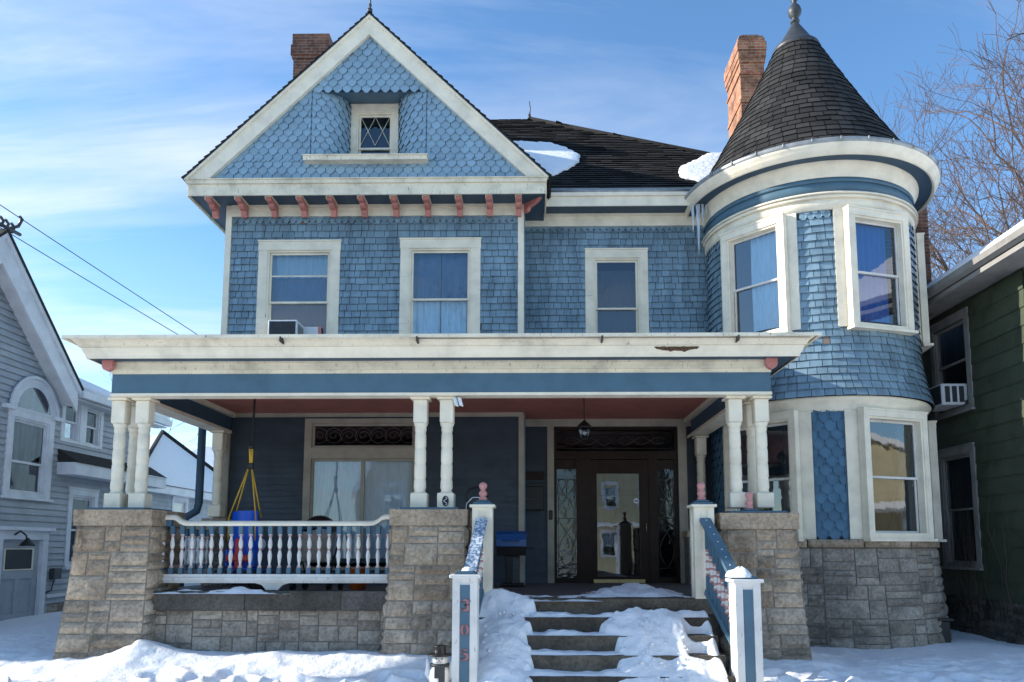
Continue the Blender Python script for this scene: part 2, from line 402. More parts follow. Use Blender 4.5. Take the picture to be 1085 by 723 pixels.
def ashlar(mb, mo, u0, u1, z0, z1, big=.85, hmax=.36, n0=0.0, bulge=.035, seed=0, rough=1.5):
    """random coursed rock-faced blocks; mo collects the mortar bed"""
    rnd = random.Random(seed); rects = []
    def split(a, b, c, d, dep=0):
        w = b-a; h = d-c
        if w > big*rnd.uniform(.5, 1.0) and (w/h > 1.3 or h < hmax*.8):
            m = a+w*rnd.uniform(.28, .72); split(a, m, c, d, dep+1); split(m, b, c, d, dep+1)
        elif h > hmax*rnd.uniform(.45, 1.1) and h > .12:
            m = c+h*rnd.uniform(.33, .67); split(a, b, c, m, dep+1); split(a, b, m, d, dep+1)
        else: rects.append((a, b, c, d))
    split(u0, u1, z0, z1)
    for a, b, c, d in rects:
        g = .009; a += g; b -= g; c += g; d -= g
        if b-a < .02 or d-c < .02: continue
        nu = max(2, int((b-a)/.05)); nv = max(2, int((d-c)/.05)); mb.cur = rnd.random(); s0 = rnd.uniform(0, 99); bl = bulge*rnd.uniform(.5, 1.2)
        mb.smooth = False
        def fn(p, q):
            e = min(p*(b-a), (1-p)*(b-a), q*(d-c), (1-q)*(d-c)); k = min(1, e/.035)
            edge = p in (0, 1) or q in (0, 1)
            nn = n0+(.004 if edge else .010+bl*(.35+.65*k)*(.6+.9*abs(nz((a+p*(b-a))*7+s0, (c+q*(d-c))*7, s0))) + .012*rough*nz(p*9+s0, q*9, s0))
            return (a+p*(b-a), nn, c+q*(d-c))
        g4 = mb.sheet(fn, nu, nv)
        ring = [g4[0][i] for i in range(nu+1)]+[g4[j][nu] for j in range(1, nv+1)]+[g4[nv][i] for i in range(nu-1, -1, -1)]+[g4[j][0] for j in range(nv-1, 0, -1)]
        pts = [(a+(b-a)*i/nu, c) for i in range(nu+1)]+[(b, c+(d-c)*j/nv) for j in range(1, nv+1)]+[(a+(b-a)*i/nu, d) for i in range(nu-1, -1, -1)]+[(a, c+(d-c)*j/nv) for j in range(nv-1, 0, -1)]
        bk = [mb.V(p, n0-.02, q) for p, q in pts]
        for q in range(len(ring)): mb.Fc(ring[q], ring[(q+1) % len(ring)], bk[(q+1) % len(ring)], bk[q])
    i = []
    nseg = max(1, int((u1-u0)/.3))
    mo.sheet(lambda p, q: (u0+(u1-u0)*p, n0-.006, z0+(z1-z0)*q), nseg, 2)

# ------------------------------------------------------------------ windows
def add_curtain(win, fr, x0, x1, z0, z1, mat, n=-.16):
    cb = MB(fr); ph = random.uniform(0, 6); cb.smooth = True
    cb.sheet(lambda p, q: (x0+(x1-x0)*p, n+.014*math.sin(p*(x1-x0)*40+ph+.8*math.sin(q*3+ph))+.01*nz(p*9, q*2, ph), z0+(z1-z0)*q), 40, 6)
    cb.build('curtain', M[mat], win)
def window(parent, fr, w, h, casing=.14, rail=.5, curtain=None, cover=(0, 1), mat='cream', sashmat=None, sill=True, backing=False, proj=.035, depth=.10, muntin=None, name='window', headx=.0, glass='glass', cmat=None, rails=None, gap=None, label=None, botcase=None):
    """w,h: outer size of the casing; fr origin: bottom centre on the wall face"""
    W = w/2; bc = casing*.6 if botcase is None else botcase
    mb = MB(fr)
    mb.box(-W, -W+casing, -.02, proj, 0, h-casing); mb.box(W-casing, W, -.02, proj, 0, h-casing)
    mb.box(-W-headx, W+headx, -.02, proj+.006, h-casing, h)
    mb.box(-W+casing+.0005, W-casing-.0005, -.02, proj-.008, 0, bc)
    mb.box(-W-headx-.01, W+headx+.01, -.02, proj+.02, h+.0005, h+.03)
    # jamb returns
    a = W-casing; s = .035
    mb.box(-a+.0002, -a+s, -depth, proj-.018, bc, h-casing-.0003); mb.box(a-s, a-.0002, -depth, proj-.018, bc, h-casing-.0003); mb.box(-a+s+.0003, a-s-.0003, -depth, proj-.02, h-casing-s, h-casing-.0003)
    win = mb.build(name, M[mat], parent, label=label)
    # sash
    sb = MB(fr); sm = M[sashmat or mat]; a2 = a-s-.002; z0 = bc; z1 = h-casing-s-.002; t = .038; zr = z0+(z1-z0)*rail
    for (c, d, n) in ((z0, zr+.02, -.05), (zr-.018, z1, -.02)):
        sb.box(-a2, -a2+t, n-.025, n, c, d); sb.box(a2-t, a2, n-.025, n, c, d)
        sb.box(-a2+t+.0004, a2-t-.0004, n-.024, n-.001, c, c+t); sb.box(-a2+t+.0004, a2-t-.0004, n-.024, n-.001, d-t, d)
    for rz_ in (rails or []): sb.box(-a2+t+.0004, a2-t-.0004, -.048, -.03, z0+(z1-z0)*rz_-.012, z0+(z1-z0)*rz_+.012)
    if muntin == 'diamond':
        for k in range(-1, 2):
            pass
    sb.build('sash', sm, win)
    if muntin == 'diamond':
        db = MB(fr); q = 2; zz0 = zr+.03; zz1 = z1-t; ww = (a2-t)
        for k in (0, 1):
            x0 = -ww+k*ww; x1 = x0+ww
            db.tube([(x0, -.015, zz1), (x1, -.015, zz0+.03)], .006, 4); db.tube([(x1, -.016, zz1), (x0, -.016, zz0+.03)], .006, 4)
        db.build('lattice', sm, win)
    gb = MB(fr)
    for (c, d, n) in ((z0+t, zr-.018, -.064), (zr+.02, z1-t, -.034)):
        i = [gb.V(-a2+t-.004, n, c-.004), gb.V(a2-t+.004, n, c-.004), gb.V(a2-t+.004, n, d+.004), gb.V(-a2+t-.004, n, d+.004)]; gb.Fc(*i)
    gb.build('pane', M[glass], win)
    if backing:
        bb_ = MB(fr); bb_.box(-a2-.05, a2+.05, -.45, -.40, z0-.05, z1+.05); bb_.box(-a2-.05, -a2-.02, -.3999, -.09, z0-.05, z1+.05); bb_.box(a2+.02, a2+.05, -.3999, -.09, z0-.05, z1+.05); bb_.box(-a2-.0199, a2+.0199, -.3999, -.09, z1+.02, z1+.05); bb_.build('dark_backing', M['dark'], win)
    if curtain:
        for (ca, cb_) in (gap or [(-1, 1)]):
            cb = MB(fr); cz0 = z0+(z1-z0)*cover[0]; cz1 = z0+(z1-z0)*cover[1]; x0 = a2*ca; x1 = a2*cb_; ph = random.uniform(0, 6); cb.smooth = True
            cb.sheet(lambda p, q: (x0+(x1-x0)*p, -.15+.018*math.sin(p*(x1-x0)*55+ph+.6*math.sin(q*3))+.01*nz(p*9, q*2, ph), cz0+(cz1-cz0)*q), 48, 6)
            cb.build('curtain', M[curtain], win)
    if sill:
        sl = MB(fr); sl.box(-W-.03, W+.03, -.02, proj+.05, -.045, -.0005); sl.build('sill', M[mat], win)
    return win
# ================================================================== THE BLUE HOUSE
YB = 10.25; Y2 = 13.75; Y3 = 14.50; YG = 13.18
DECK = .975
house = empty('victorian_house', (-.5, 13.7, .2), 'large two storey blue shingled house with round corner turret, front gable and full width porch', 'house')
H = house
XL = PX(237.5, Y2, 300); XR = PX(555, Y2, 300)           # gable wing corners
ZS = PZ(217.4, Y2)                                        # soffit of the gable wing
ZS3 = PZ(228.5, Y3)
# ---- upper wall of gable wing
W1 = (PX(273.5, Y2, 300), PX(360, Y2, 300)); W2 = (PX(424, Y2, 300), PX(509, Y2, 300))
zt1 = PZ(255.5, Y2); zt2 = PZ(254, Y2); zb = 5.38
holes = [(W1[0]+.08, W1[1]-.08, zb+.02, zt1-.08), (W2[0]+.08, W2[1]-.08, zb+.02, zt2-.08)]
f2 = frame((0, Y2, 0))
mb = MB(f2); shingles(mb, XL+.09, XR-.09, 4.9, ZS-.33, .130, .165, holes)
shingles(mb, XL+.09, XR-.09, ZS-.335, ZS-.17, .095, .125, (), style='scallop', n0=-.008, gap=.003)
mb.build('shingle_wall', M['shingle'], H)
mb = MB(f2); board(mb, XL, XR, .3, ZS+.3, holes+[(PX(322, Y2, 520)+.05, PX(446, Y2, 520)-.05, 1.45, PZ(446, Y2)-.03)]); mb.build('wall_sheathing', M['backing'], H)
mb = MB(f2); mb.box(XL+.111, XR-.111, 0, .045, PZ(228.8, Y2), ZS); mb.box(XL+.111, XR-.111, .046, .075, ZS-.05, ZS); mb.build('frieze_board', M['cream'], H)
for a, b in ((XL, XL+.11), (XR-.11, XR)):
    mb = MB(f2); mb.box(a, b, -.02, .05, 4.8, ZS); mb.build('corner_board', M['cream'], H)
mb = MB(); mb.box(XR-.022, XR+.022, Y2+.021, Y3, .9, ZS)
mb.box(XL-.022, XL-.004, Y2+.021, 22, .3, ZS); mb.build('side_wall', M['shingle'], H)
w = window(H, frame(((W1[0]+W1[1])/2, Y2, zb)), W1[1]-W1[0], zt1-zb, .17, rail=.44, rails=[.74], headx=.01)
hw_ = (W1[1]-W1[0])/2-.2; hz0 = .10; hz1 = zt1-zb-.2; fw1 = frame(((W1[0]+W1[1])/2, Y2, zb))
for (q0_, q1_, cm) in ((.74, 1, 'curtain_teal'), (.44, .745, 'deep_curtain_and_reflection'), (0, .445, 'curtain_grey')): add_curtain(w, fw1, -hw_, hw_, hz0+(hz1-hz0)*q0_, hz0+(hz1-hz0)*q1_, cm)
w = window(H, frame(((W2[0]+W2[1])/2, Y2, zb)), W2[1]-W2[0], zt2-zb, .17, rail=.46, curtain='curtain_teal', cover=(.0, .47), gap=[(-1, -.02), (.02, 1)], headx=.01)
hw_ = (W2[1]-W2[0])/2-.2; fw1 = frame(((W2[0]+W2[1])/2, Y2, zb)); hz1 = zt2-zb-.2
add_curtain(w, fw1, -hw_, -.01, .1+(hz1-.1)*.46, hz1, 'deep_curtain_and_reflection'); add_curtain(w, fw1, .01, hw_, .1+(hz1-.1)*.46, hz1, 'deep_curtain_and_reflection', -.17)  # darker blue reflection of the upper pane, put into deep blue cloth sheets
# ---- brackets
def bracket(x, y, zt):
    mb = MB(lambda a, b, c: Vector((x+b*1.1, y-a*1.1, zt+c*1.1)))
    pr = [(0, 0), (0, -.21), (.06, -.215), (.09, -.17), (.10, -.12), (.17, -.115), (.22, -.09), (.24, -.06), (.34, -.055), (.37, -.03), (.37, 0)]
    mb.prism([(a, c-.03) for a, c in pr], -.045, .045); o = mb.build('bracket', M['pink'], H)
    mb = MB(lambda a, b, c: Vector((x+b*1.1, y-a*1.1, zt+c*1.1))); mb.box(0, .40, -.055, .055, -.0295, 0); mb.box(-.0, .385, -.055, -.046, -.07, -.03); mb.build('bracket_cap', M['cream'], o)
    return o
bx = [226, 257, 289, 321, 352.5, 385, 419, 453, 487, 519, 550]
b0 = bracket(PX(bx[0], Y2-.25, 215), Y2-.07, ZS-.002)
for q in bx[1:]: copy_part(b0, (PX(q, Y2-.27, 215)-PX(bx[0], Y2-.27, 215), 0, 0))
mb = MB(lambda a, b, c: Vector((XR+.03+a*.707-b*.707, Y2-.03-a*.707-b*.707, ZS-.002+c)))
mb.prism([(0, 0), (0, -.17), (.08, -.16), (.12, -.1), (.3, -.06), (.42, 0)], -.04, .04); mb.build('bracket', M['pink'], H)
# ---- gable box: soffit, fascia
gl = P(197, 190, YG-.02); gr = P(580, 188, YG-.02); GX0, GX1 = gl.x, gr.x; ZF = (gl.z+gr.z)/2
mb = MB(); mb.box(GX0+.05, GX1-.05, YG+.03, Y2-.002, ZS, ZS+.03); mb.box(GX0+.05, XL-.003, Y2-.0015, 22, ZS, ZS+.03); mb.box(XR+.023, GX1-.05, Y2-.0015, Y3+.5, ZS, ZS+.03); mb.build('soffit', M['soffit'], H)
mb = MB()
zf0 = PZ(205, YG)
mb.box(GX0+.04, GX1-.04, YG+.0, YG+.03, zf0, ZF-.09)
mb.box(GX0+.01, GX1-.01, YG-.035, YG+.031, ZF-.0895, ZF-.02); mb.box(GX0-.02, GX1+.02, YG-.06, YG+.032, ZF-.0195, ZF+.0)
mb.box(GX1-.0395, GX1-.012, YG+.033, Y3-.4, zf0, ZF-.02); mb.box(GX0+.012, GX0+.0395, YG+.033, 22, zf0, ZF-.02)
mb.build('fascia', M['cream_old'], H)
# ---- gable wall with recess
apex = P(392, 17, YG); XA = apex.x; ZA = apex.z
innL = P(221, 188, YG); innR = P(559, 186, YG); innA = P(392, 37, YG)
YW = YG+.08      # gable shingle face
fg = frame((0, YW, 0))
rx0 = PX(330, YW, 140); rx1 = PX(452, YW, 140); rz0 = PZ(171, YW); rz1 = PZ(95, YW)
YR = Y2+.06; gx0 = PX(371, YR, 140); gx1 = PX(424, YR, 140); gz1 = PZ(112, YR)
def gok(u, z, m=.0):
    zz = innA.z-(innA.z-ZF)*abs(u-innA.x)/(innR.x-innA.x if u > innA.x else innA.x-innL.x)
    return z < zz+.10
def clipgab(u, z): return gok(u, z)
mb = MB(fg)
shingles(mb, innL.x-.1, innR.x+.1, ZF+.0, rz0+.02, .122, .18, (), style='hex', ok=clipgab)
shingles(mb, innL.x-.1, rx0, rz0+.02, rz1+.03, .122, .18, (), style='hex', ok=clipgab)
shingles(mb, rx1, innR.x+.1, rz0+.02, rz1+.03, .122, .18, (), style='hex', ok=clipgab)
shingles(mb, innL.x-.1, innR.x+.1, rz1-.05, innA.z, .122, .18, (), style='hex', ok=clipgab)
# curved cheeks of the recess
D = YR-YW
def cheek(side):
    e0 = rx0 if side < 0 else rx1; e1 = gx0 if side < 0 else gx1; wx = abs(e1-e0)
    L = 0; pts = []
    for k in range(25):
        t = k/24*math.pi/2
        pts.append((wx*math.sin(t), D*(1-math.cos(t))))
    ls = [0]
    for k in range(24): ls.append(ls[-1]+math.hypot(pts[k+1][0]-pts[k][0], pts[k+1][1]-pts[k][1]))
    LT = ls[-1]
    def fn(u, n, z):
        s = u if side < 0 else LT-u
        s = max(0, min(LT-1e-6, s)); k = max(i for i in range(24) if ls[i] <= s); r = (s-ls[k])/(ls[k+1]-ls[k])
        x = pts[k][0]+(pts[k+1][0]-pts[k][0])*r; y = pts[k][1]+(pts[k+1][1]-pts[k][1])*r
        tx, ty = pts[k+1][0]-pts[k][0], pts[k+1][1]-pts[k][1]; q = math.hypot(tx, ty); nx, ny = ty/q, -tx/q
        x += nx*n; y += ny*n
        return Vector((e0+x if side < 0 else e0-x, YW+y, z))
    return fn, LT
for sd in (-1, 1):
    fn, LT = cheek(sd); old = mb.fn; mb.fn = fn
    shingles(mb, 0, LT, rz0+.02, rz1-.01, .122, .165, (), style='hex'); 
    board(mb, 0, LT, rz0, rz1+.02) if False else mb.sheet(lambda p, q: (LT*p, .0, rz0+(rz1+.02-rz0)*q), 20, 1)
    mb.fn = old
mb.build('gable_shingles', M['shingle_gable'], H)
mb = MB()
mb.sheet(lambda p, q: Vector((rx0-.0+(rx1-rx0)*p, YW+.0+(D+.02)*q, rz1-.02-(rz1-.02-gz1-.05)*q)), 2, 1)
mb.build('recess_ceiling', M['blue'], H)
mb = MB()
for a, b, c, d in ((innL.x-.2, rx0+.0, ZF-.1, rz1), (rx1, innR.x+.2, ZF-.1, rz1), (rx0, rx1, ZF-.1, rz0)):
    pass
def gz(u): return innA.z-(innA.z-ZF)*abs(u-innA.x)/(innR.x-innA.x if u > innA.x else innA.x-innL.x)+.1
def strip(x0, x1, zlo, n=24):
    for k in range(n):
        a = x0+(x1-x0)*k/n; b = x0+(x1-x0)*(k+1)/n
        if gz(a) <= zlo and gz(b) <= zlo: continue
        i = [mb.V(a, YW, zlo), mb.V(b, YW, zlo), mb.V(b, YW, max(zlo, gz(b))), mb.V(a, YW, max(zlo, gz(a)))]; mb.Fc(*i)
strip(innL.x-.2, rx0, ZF-.1); strip(rx1, innR.x+.2, ZF-.1); strip(rx0, rx1, rz1-.03)
i = [mb.V(rx0, YW, ZF-.1), mb.V(rx1, YW, ZF-.1), mb.V(rx1, YW, rz0), mb.V(rx0, YW, rz0)]; mb.Fc(*i)
mb.sheet(lambda p, q: Vector((rx0+(rx1-rx0)*p, YW+(D+.02)*q, rz0)), 1, 1)
fw = [(gx0+.09, gx1-.09, rz0+.05, gz1-.09)]
old = mb.fn; mb.fn = frame((0, YR+.02, 0)); board(mb, gx0-.1, gx1+.1, rz0, rz1+.1, fw); mb.fn = old
mb.build('gable_sheathing', M['backing'], H)
window(H, frame(((gx0+gx1)/2, YR, rz0+.01)), gx1-gx0, gz1-rz0-.01, .13, rail=.42, muntin='diamond', curtain='curtain_grey', cover=(0, .35), sill=False, depth=.08)
mb = MB(); s0 = P(323, 170, YG); s1 = P(453, 170, YG)
mb.box(s0.x, s1.x, YG-.11, YW+.02, s0.z-.05, s0.z+.03); mb.box(s0.x-.02, s1.x+.02, YG-.13, YW+.10, s0.z+.0305, s0.z+.05); mb.build('recess_sill', M['cream_old'], H)
# raking boards
mb = MB()
eL = P(199, 192, YG); eR = P(578, 188, YG)
mb.prism([(GX0-.0, ZF+.001), (innL.x, ZF+.001), (XA, innA.z), (XA, ZA)], YG-.02, YG+.10)
mb.prism([(XA, ZA), (XA, innA.z), (innR.x, ZF+.001), (GX1, ZF+.001)], YG-.019, YG+.10)
mb.prism([(XA, ZA+.0), (XA, ZA-.06), (GX0+.05, ZF+.002), (GX0-.02, ZF+.002)], YG-.055, YG-.0195)
mb.prism([(XA, ZA+.0), (XA, ZA-.06), (GX1-.05, ZF+.002), (GX1+.02, ZF+.002)], YG-.055, YG-.0195)
mb.build('raking_board', M['cream'], H)
# gable roof slabs, ridge back to the main roof
def slab_roof(x0, z0, x1, z1, ya, yb, name='roof', t=.02, back=None):
    """sloping slab between eave line (x0,z0) and ridge (x1,z1), shingled"""
    L = math.hypot(x1-x0, z1-z0); dx, dz = (x1-x0)/L, (z1-z0)/L; s = -1 if x1 > x0 else 1
    nx, nzz = s*abs(dz), abs(dx)
    fn = lambda u, n, v: Vector((x0+dx*v+nx*n, (ya+u), z0+dz*v+nzz*n))
    mb = MB(fn); mb.box(0, yb-ya, 0, t, -.02, L+.02)
    shingles(mb, 0, yb-ya, -.02, L, .14, .28, n0=t)
    return mb
rf = slab_roof(GX0-.03, ZF+.0, XA, ZA+.0, YG-.07, 21.5).build('roof', M['roof'], H)
rf2 = slab_roof(GX1+.03, ZF+.0, XA, ZA+.0, YG-.07, 18.0).build('roof', M['roof'], H)
mb = MB(); mb.tube([(XA, YG-.02, ZA+.05), (XA, YG-.02, ZA+.12)], .05, 8); mb.tube([(XA, YG-.02, ZA+.1), (XA+.01, YG-.02, ZA+.25), (XA-.02, YG-.02, ZA+.5)], .025, 6, .008); mb.ball((XA, YG-.02, ZA+.2), .035, 8)
mb.build('finial', M['lead'], rf)
# ---- right section upper wall
XT = 3.75
W3 = (PX(620, Y3, 300), PX(686.5, Y3, 300)); zt3 = PZ(266, Y3)
h3 = [(W3[0]+.08, W3[1]-.08, 5.60, zt3-.08)]
f3 = frame((0, Y3, 0))
mb = MB(f3); shingles(mb, XR+.02, XT, 4.9, PZ(241, Y3)-.085, .130, .165, h3); shingles(mb, XR+.02, XT, PZ(241, Y3)-.09, PZ(241, Y3)+.01, .095, .125, (), style='scallop', n0=-.008, gap=.003); mb.build('shingle_wall', M['shingle'], H)
DX0 = PX(587, Y3, 520); DX1 = PX(719, Y3, 520); DZ1 = PZ(452.5, Y3)
mb = MB(f3); board(mb, XR+.02, 6.9, .3, 8.57, h3+[(DX0+.01, DX1-.01, DECK, DZ1-.01)]); mb.build('wall_sheathing', M['backing'], H)
window(H, frame(((W3[0]+W3[1])/2, Y3, 5.58)), W3[1]-W3[0], zt3-5.58, .165, rail=.40, curtain='curtain_grey', cover=(0, .9))
zfr = PZ(241, Y3)
mb = MB(f3); mb.box(XR+.023, XT, 0, .05, zfr, ZS3); mb.box(XR+.024, XT, .051, .08, ZS3-.05, ZS3); mb.build('frieze_board', M['cream'], H)
YE = Y3-.46
mb = MB(); mb.box(XR+.3, 3.8, YE+.03, Y3-.002, ZS3, ZS3+.03); mb.build('soffit', M['soffit'], H)
ze0 = PZ(218, YE, 660); ze1 = PZ(204.5, YE, 660)
mb = MB(); mb.box(GX1-.005, 3.36, YE, YE+.03, ze0, ze1-.07); mb.box(GX1-.005, 3.36, YE-.04, YE+.031, ze1-.0695, ze1); mb.build('fascia', M['cream'], H)
mb = MB(); mb.tube([(GX1+.05, YE-.0, ze1+.03), (3.32, YE-.0, ze1+.03)], .05, 8); mb.box(GX1+.02, 3.4, YE+.0, YE+.25, ze1+.001, ze1+.10); mb.build('gutter', M['gutter'], H)
# main hip roof
EX0 = -6.2; EX1 = 7.6; EZ = ze1+.03; PK = P(561, 127, 18.25); RX1 = PK.x
cor = P(745, 165, 15.92)
k = (PK.z-cor.z)/(PK.z-EZ)
exr = PK.x+(cor.x-PK.x)/k
yr0 = YE; yback = 2*PK.y-YE
def plane_tri(mb, a, b, c, u_dir, step=.14, w=.28, t=.02, zmin=None):
    """shingle the triangle/quad a(eave left) b(eave right) apex c"""
mb = MB()
A = Vector((EX0, YE, EZ)); B = Vector((exr, YE, EZ)); C = Vector((exr, yback, EZ)); Dp = Vector((EX0, yback, EZ)); K = PK
ridgeL = Vector((XA-1.0, PK.y, PK.z-.0))
def shingle_poly(mb, o, u, v, n, ulen, vlen, ulim):
    mb.fn = lambda a, b, c: o+u*a+n*b+v*c
    shingles(mb, 0, ulen, 0, vlen, .14, .30, ok=lambda uu, vv: ulim(vv)[0] <= uu <= ulim(vv)[1], gap=.008)
    mb.fn = None
# front plane
vv = Vector((0, PK.y-YE, PK.z-EZ)); vl = vv.length; v = vv/vl; u = Vector((1, 0, 0)); n = u.cross(v)
shingle_poly(mb, A, u, v, n, exr-EX0, vl, lambda c: ((PK.x-EX0)*c/vl*.3+.05, (exr-EX0)-(exr-PK.x)*c/vl-.04))
ax = Vector((EX0+(PK.x-EX0)*.3, PK.y, PK.z))
i = [mb.V(*p) for p in (A, B, K, ax)]; mb.Fc(*i)
# right plane
vv = Vector((PK.x-exr, 0, PK.z-EZ)); vl2 = vv.length; v = vv/vl2; u = Vector((0, 1, 0)); n = u.cross(v)
shingle_poly(mb, B, u, v, n, yback-YE, vl2, lambda c: ((PK.y-YE)*c/vl2+.04, (yback-YE)-(yback-PK.y)*c/vl2-.04))
i = [mb.V(*p) for p in (B, C, K)]; mb.Fc(*i); i = [mb.V(*p) for p in (C, Dp, ax, K)]; mb.Fc(*i); i = [mb.V(*p) for p in (Dp, A, ax)]; mb.Fc(*i)
i = [mb.V(*(p-Vector((0, 0, .05)))) for p in (A, B, C, Dp)]; mb.Fc(*i)
mb.tube([B+Vector((0, 0, .02)), K+Vector((0, 0, .03))], .05, 6)
rf3 = mb.build('roof', M['roof'], H)
mb = MB(); mb.tube([K, K+Vector((0, 0, .15))], .06, 8, .03); mb.tube([K+Vector((0, 0, .1)), K+Vector((.02, 0, .3)), K+Vector((.0, 0, .5))], .02, 6, .012); mb.build('finial', M['lead'], rf3)
# body walls (right and rear)
mb = MB(); mb.box(6.85, 6.95, Y3+.3, 22, .2, 8.5); mb.box(XL, 6.95, 22, 22.1, .2, 8.3); mb.box(XL+.02, 6.85, Y3+4, Y3+4.1, .3, 8.2); mb.build('rear_wall', M['shingle'], H)
mb = MB(); mb.box(XL+.02, 6.84, Y2+.3, 21.9, 4.55, 4.7); mb.box(XL+.02, 6.84, Y2+.75, 21.9, 7.9, 8.0) ; mb.build('floor_slab', M['dark'], H)
# ---- chimneys
def chimney(x0, x1, y0, y1, z0, z1, mat, bands, parent):
    mb = MB(); z = z0; seq = sorted(bands)
    mb.box(x0, x1, y0, y1, z0, z1-.02)
    for (a, b, e) in bands: mb.box(x0-e, x1+e, y0-e, y1+e, a, b)
    mb.box(x0+.08, x1-.08, y0+.08, y1-.08, z1-.03, z1+.06)
    return mb.build('chimney', M[mat], parent)
c0 = P(312, 36, 16.1); c1 = P(348, 36, 16.1)
chimney(c0.x, c1.x, 16.1, 17.0, 8.9, c0.z-.0, 'brick', [(c0.z-.62, c0.z-.02, .03), (c0.z-.55, c0.z-.30, .055), (c0.z-.25, c0.z-.03, .015)], rf)
c0 = P(783, 40, 16.8); c1 = P(807, 40, 16.8); zt = PZ(42, 16.8, 795)
chimney(c0.x, c1.x+.03, 16.8, 17.95, 8.5, zt+.12, 'brick_orange', [(zt-.30, zt-.08, .06), (zt-.48, zt-.305, .045), (zt-.60, zt-.485, .025), (zt-.9, zt-.86, .03), (zt-.075, zt+.03, .03), (zt-1.6, zt-1.52, .025)], rf3)
mb = MB(); mb.box(6.955, 7.86, 14.5, 15.3, 6.2, 9.0); mb.build('chimney', M['brick'], rf3)

# ================================================================== TURRET
TX, TY, TR = 5.32, 14.28, 1.88  # turret centre, radius and heights below were scaled about the camera eye point
def tfn(extra=lambda z: 0.0):
    return lambda u, n, z: Vector((TX+(TR+extra(z)+n)*math.sin(u/TR), TY-(TR+extra(z)+n)*math.cos(u/TR), z))
def deg(a): return R(a)*TR
def tring(mb, r0, r1, z0, z1, a0=-100, a1=175, seg=90):
    """solid curved band: radii r0..r1"""
    g = []
    for k in range(seg+1):
        a = R(a0+(a1-a0)*k/seg); s, c = math.sin(a), math.cos(a)
        g.append([mb.V(TX+r*s, TY-r*c, z) for r, z in ((r0, z0), (r1, z0), (r1, z1), (r0, z1))])
    sm = mb.smooth
    for k in range(seg):
        for q in range(4):
            mb.smooth = q in (1, 3); mb.Fc(g[k][q], g[k+1][q], g[k+1][(q+1) % 4], g[k][(q+1) % 4])
    mb.smooth = sm
    mb.Fc(*g[0]); mb.Fc(*g[-1])
def tprof(mb, prof, a0=-100, a1=175, seg=90):
    n = len(prof); g = []; mb.smooth = True
    for k in range(seg+1):
        a = R(a0+(a1-a0)*k/seg); s, c = math.sin(a), math.cos(a)
        g.append([mb.V(TX+r*s, TY-r*c, z) for r, z in prof])
    for k in range(seg):
        for q in range(n-1): mb.Fc(g[k][q], g[k+1][q], g[k+1][q+1], g[k][q+1])
    mb.smooth = False
ZW = 7.384; ZFL = 4.13
flare = lambda z: .13*max(0, (5.082-z)/.86)**1.6 if z < 5.082 else 0.0
wang = (-47.5, 17.4, 82.0); HW = 23.5
h_up = [(deg(a-HW+3), deg(a+HW-3), 5.358, ZW+.1) for a in wang]
mb = MB(tfn(flare)); shingles(mb, deg(-95), deg(150), ZFL, ZW-.13, .130, .165, h_up)
shingles(mb, deg(-95), deg(150), ZW-.14, ZW-.02, .095, .125, [(deg(a-HW-1.5), deg(a+HW+1.5), 5, ZW+.1) for a in wang], style='scallop', n0=-.008, gap=.003)
mb.build('turret_shingles', M['shingle'], H)
mb = MB(tfn(flare))
def tboard(mb, a0, a1, z0, z1, holes, ex=None):
    us = sorted(set([a0, a1]+[c for h in holes for c in h[:2] if a0 < c < a1])); zs = sorted(set([z0, z1]+[c for h in holes for c in h[2:] if z0 < c < z1]))
    for a, b in zip(us, us[1:]):
        for c, d in zip(zs, zs[1:]):
            if not inside((a+b)/2, (c+d)/2, holes):
                nn = max(1, int((b-a)/.1)); mm = max(1, int((d-c)/.15)); mb.sheet(lambda p, q: (a+(b-a)*p, 0, c+(d-c)*q), nn, mm)
hb = [(deg(a-HW+3), deg(a+HW-3), 5.425, ZW-.06) for a in wang]
tboard(mb, deg(-100), deg(175), ZFL, 8.237, hb); mb.build('turret_sheathing', M['backing'], H)
mb = MB(); tring(mb, TR-.01, TR+.035, ZW-.0, 7.639); tring(mb, TR+.036, TR+.075, 7.578, 7.633); tring(mb, TR+.0, TR+.10, 7.639, 7.672)
mb.build('turret_head_band', M['cream'], H)
mb = MB(); tring(mb, TR-.01, TR+.03, 7.673, 7.949); tring(mb, TR+.031, TR+.05, 7.871, 7.948); mb.build('turret_frieze', M['blue'], H)
ZTS = 8.205
mb = MB(); tprof(mb, [(TR-.01, 7.95), (TR+.05, 7.95), (TR+.055, 7.982), (TR+.07, 8.06), (TR+.095, 8.12), (TR+.13, 8.165), (TR+.135, ZTS)]); mb.build('turret_cornice', M['cream'], H)
mb = MB(); tring(mb, TR-.01, 2.269, ZTS+.001, ZTS+.03, -125, 175); mb.build('turret_soffit', M['soffit'], H)
mb = MB(); tprof(mb, [(2.228, 8.20), (2.249, 8.172), (2.274, 8.172), (2.279, 8.235), (2.299, 8.243), (2.304, 8.268), (2.340, 8.303), (2.365, 8.347), (2.365, 8.375), (2.228, 8.375)], -125, 175); mb.build('turret_fascia', M['cream'], H)
mb = MB(); tprof(mb, [(2.365, 8.347), (2.380, 8.364), (2.391, 8.403), (2.380, 8.425), (2.330, 8.414), (2.127, 8.392)], -125, 175)
for q in range(-60, 120, 11):
    s, c = math.sin(R(q)), math.cos(R(q)); mb.tube([(TX+2.393*s, TY-2.393*c, 8.36), (TX+2.398*s, TY-2.398*c, 8.43)], .012, 5)
mb.build('turret_gutter', M['gutter'], H)
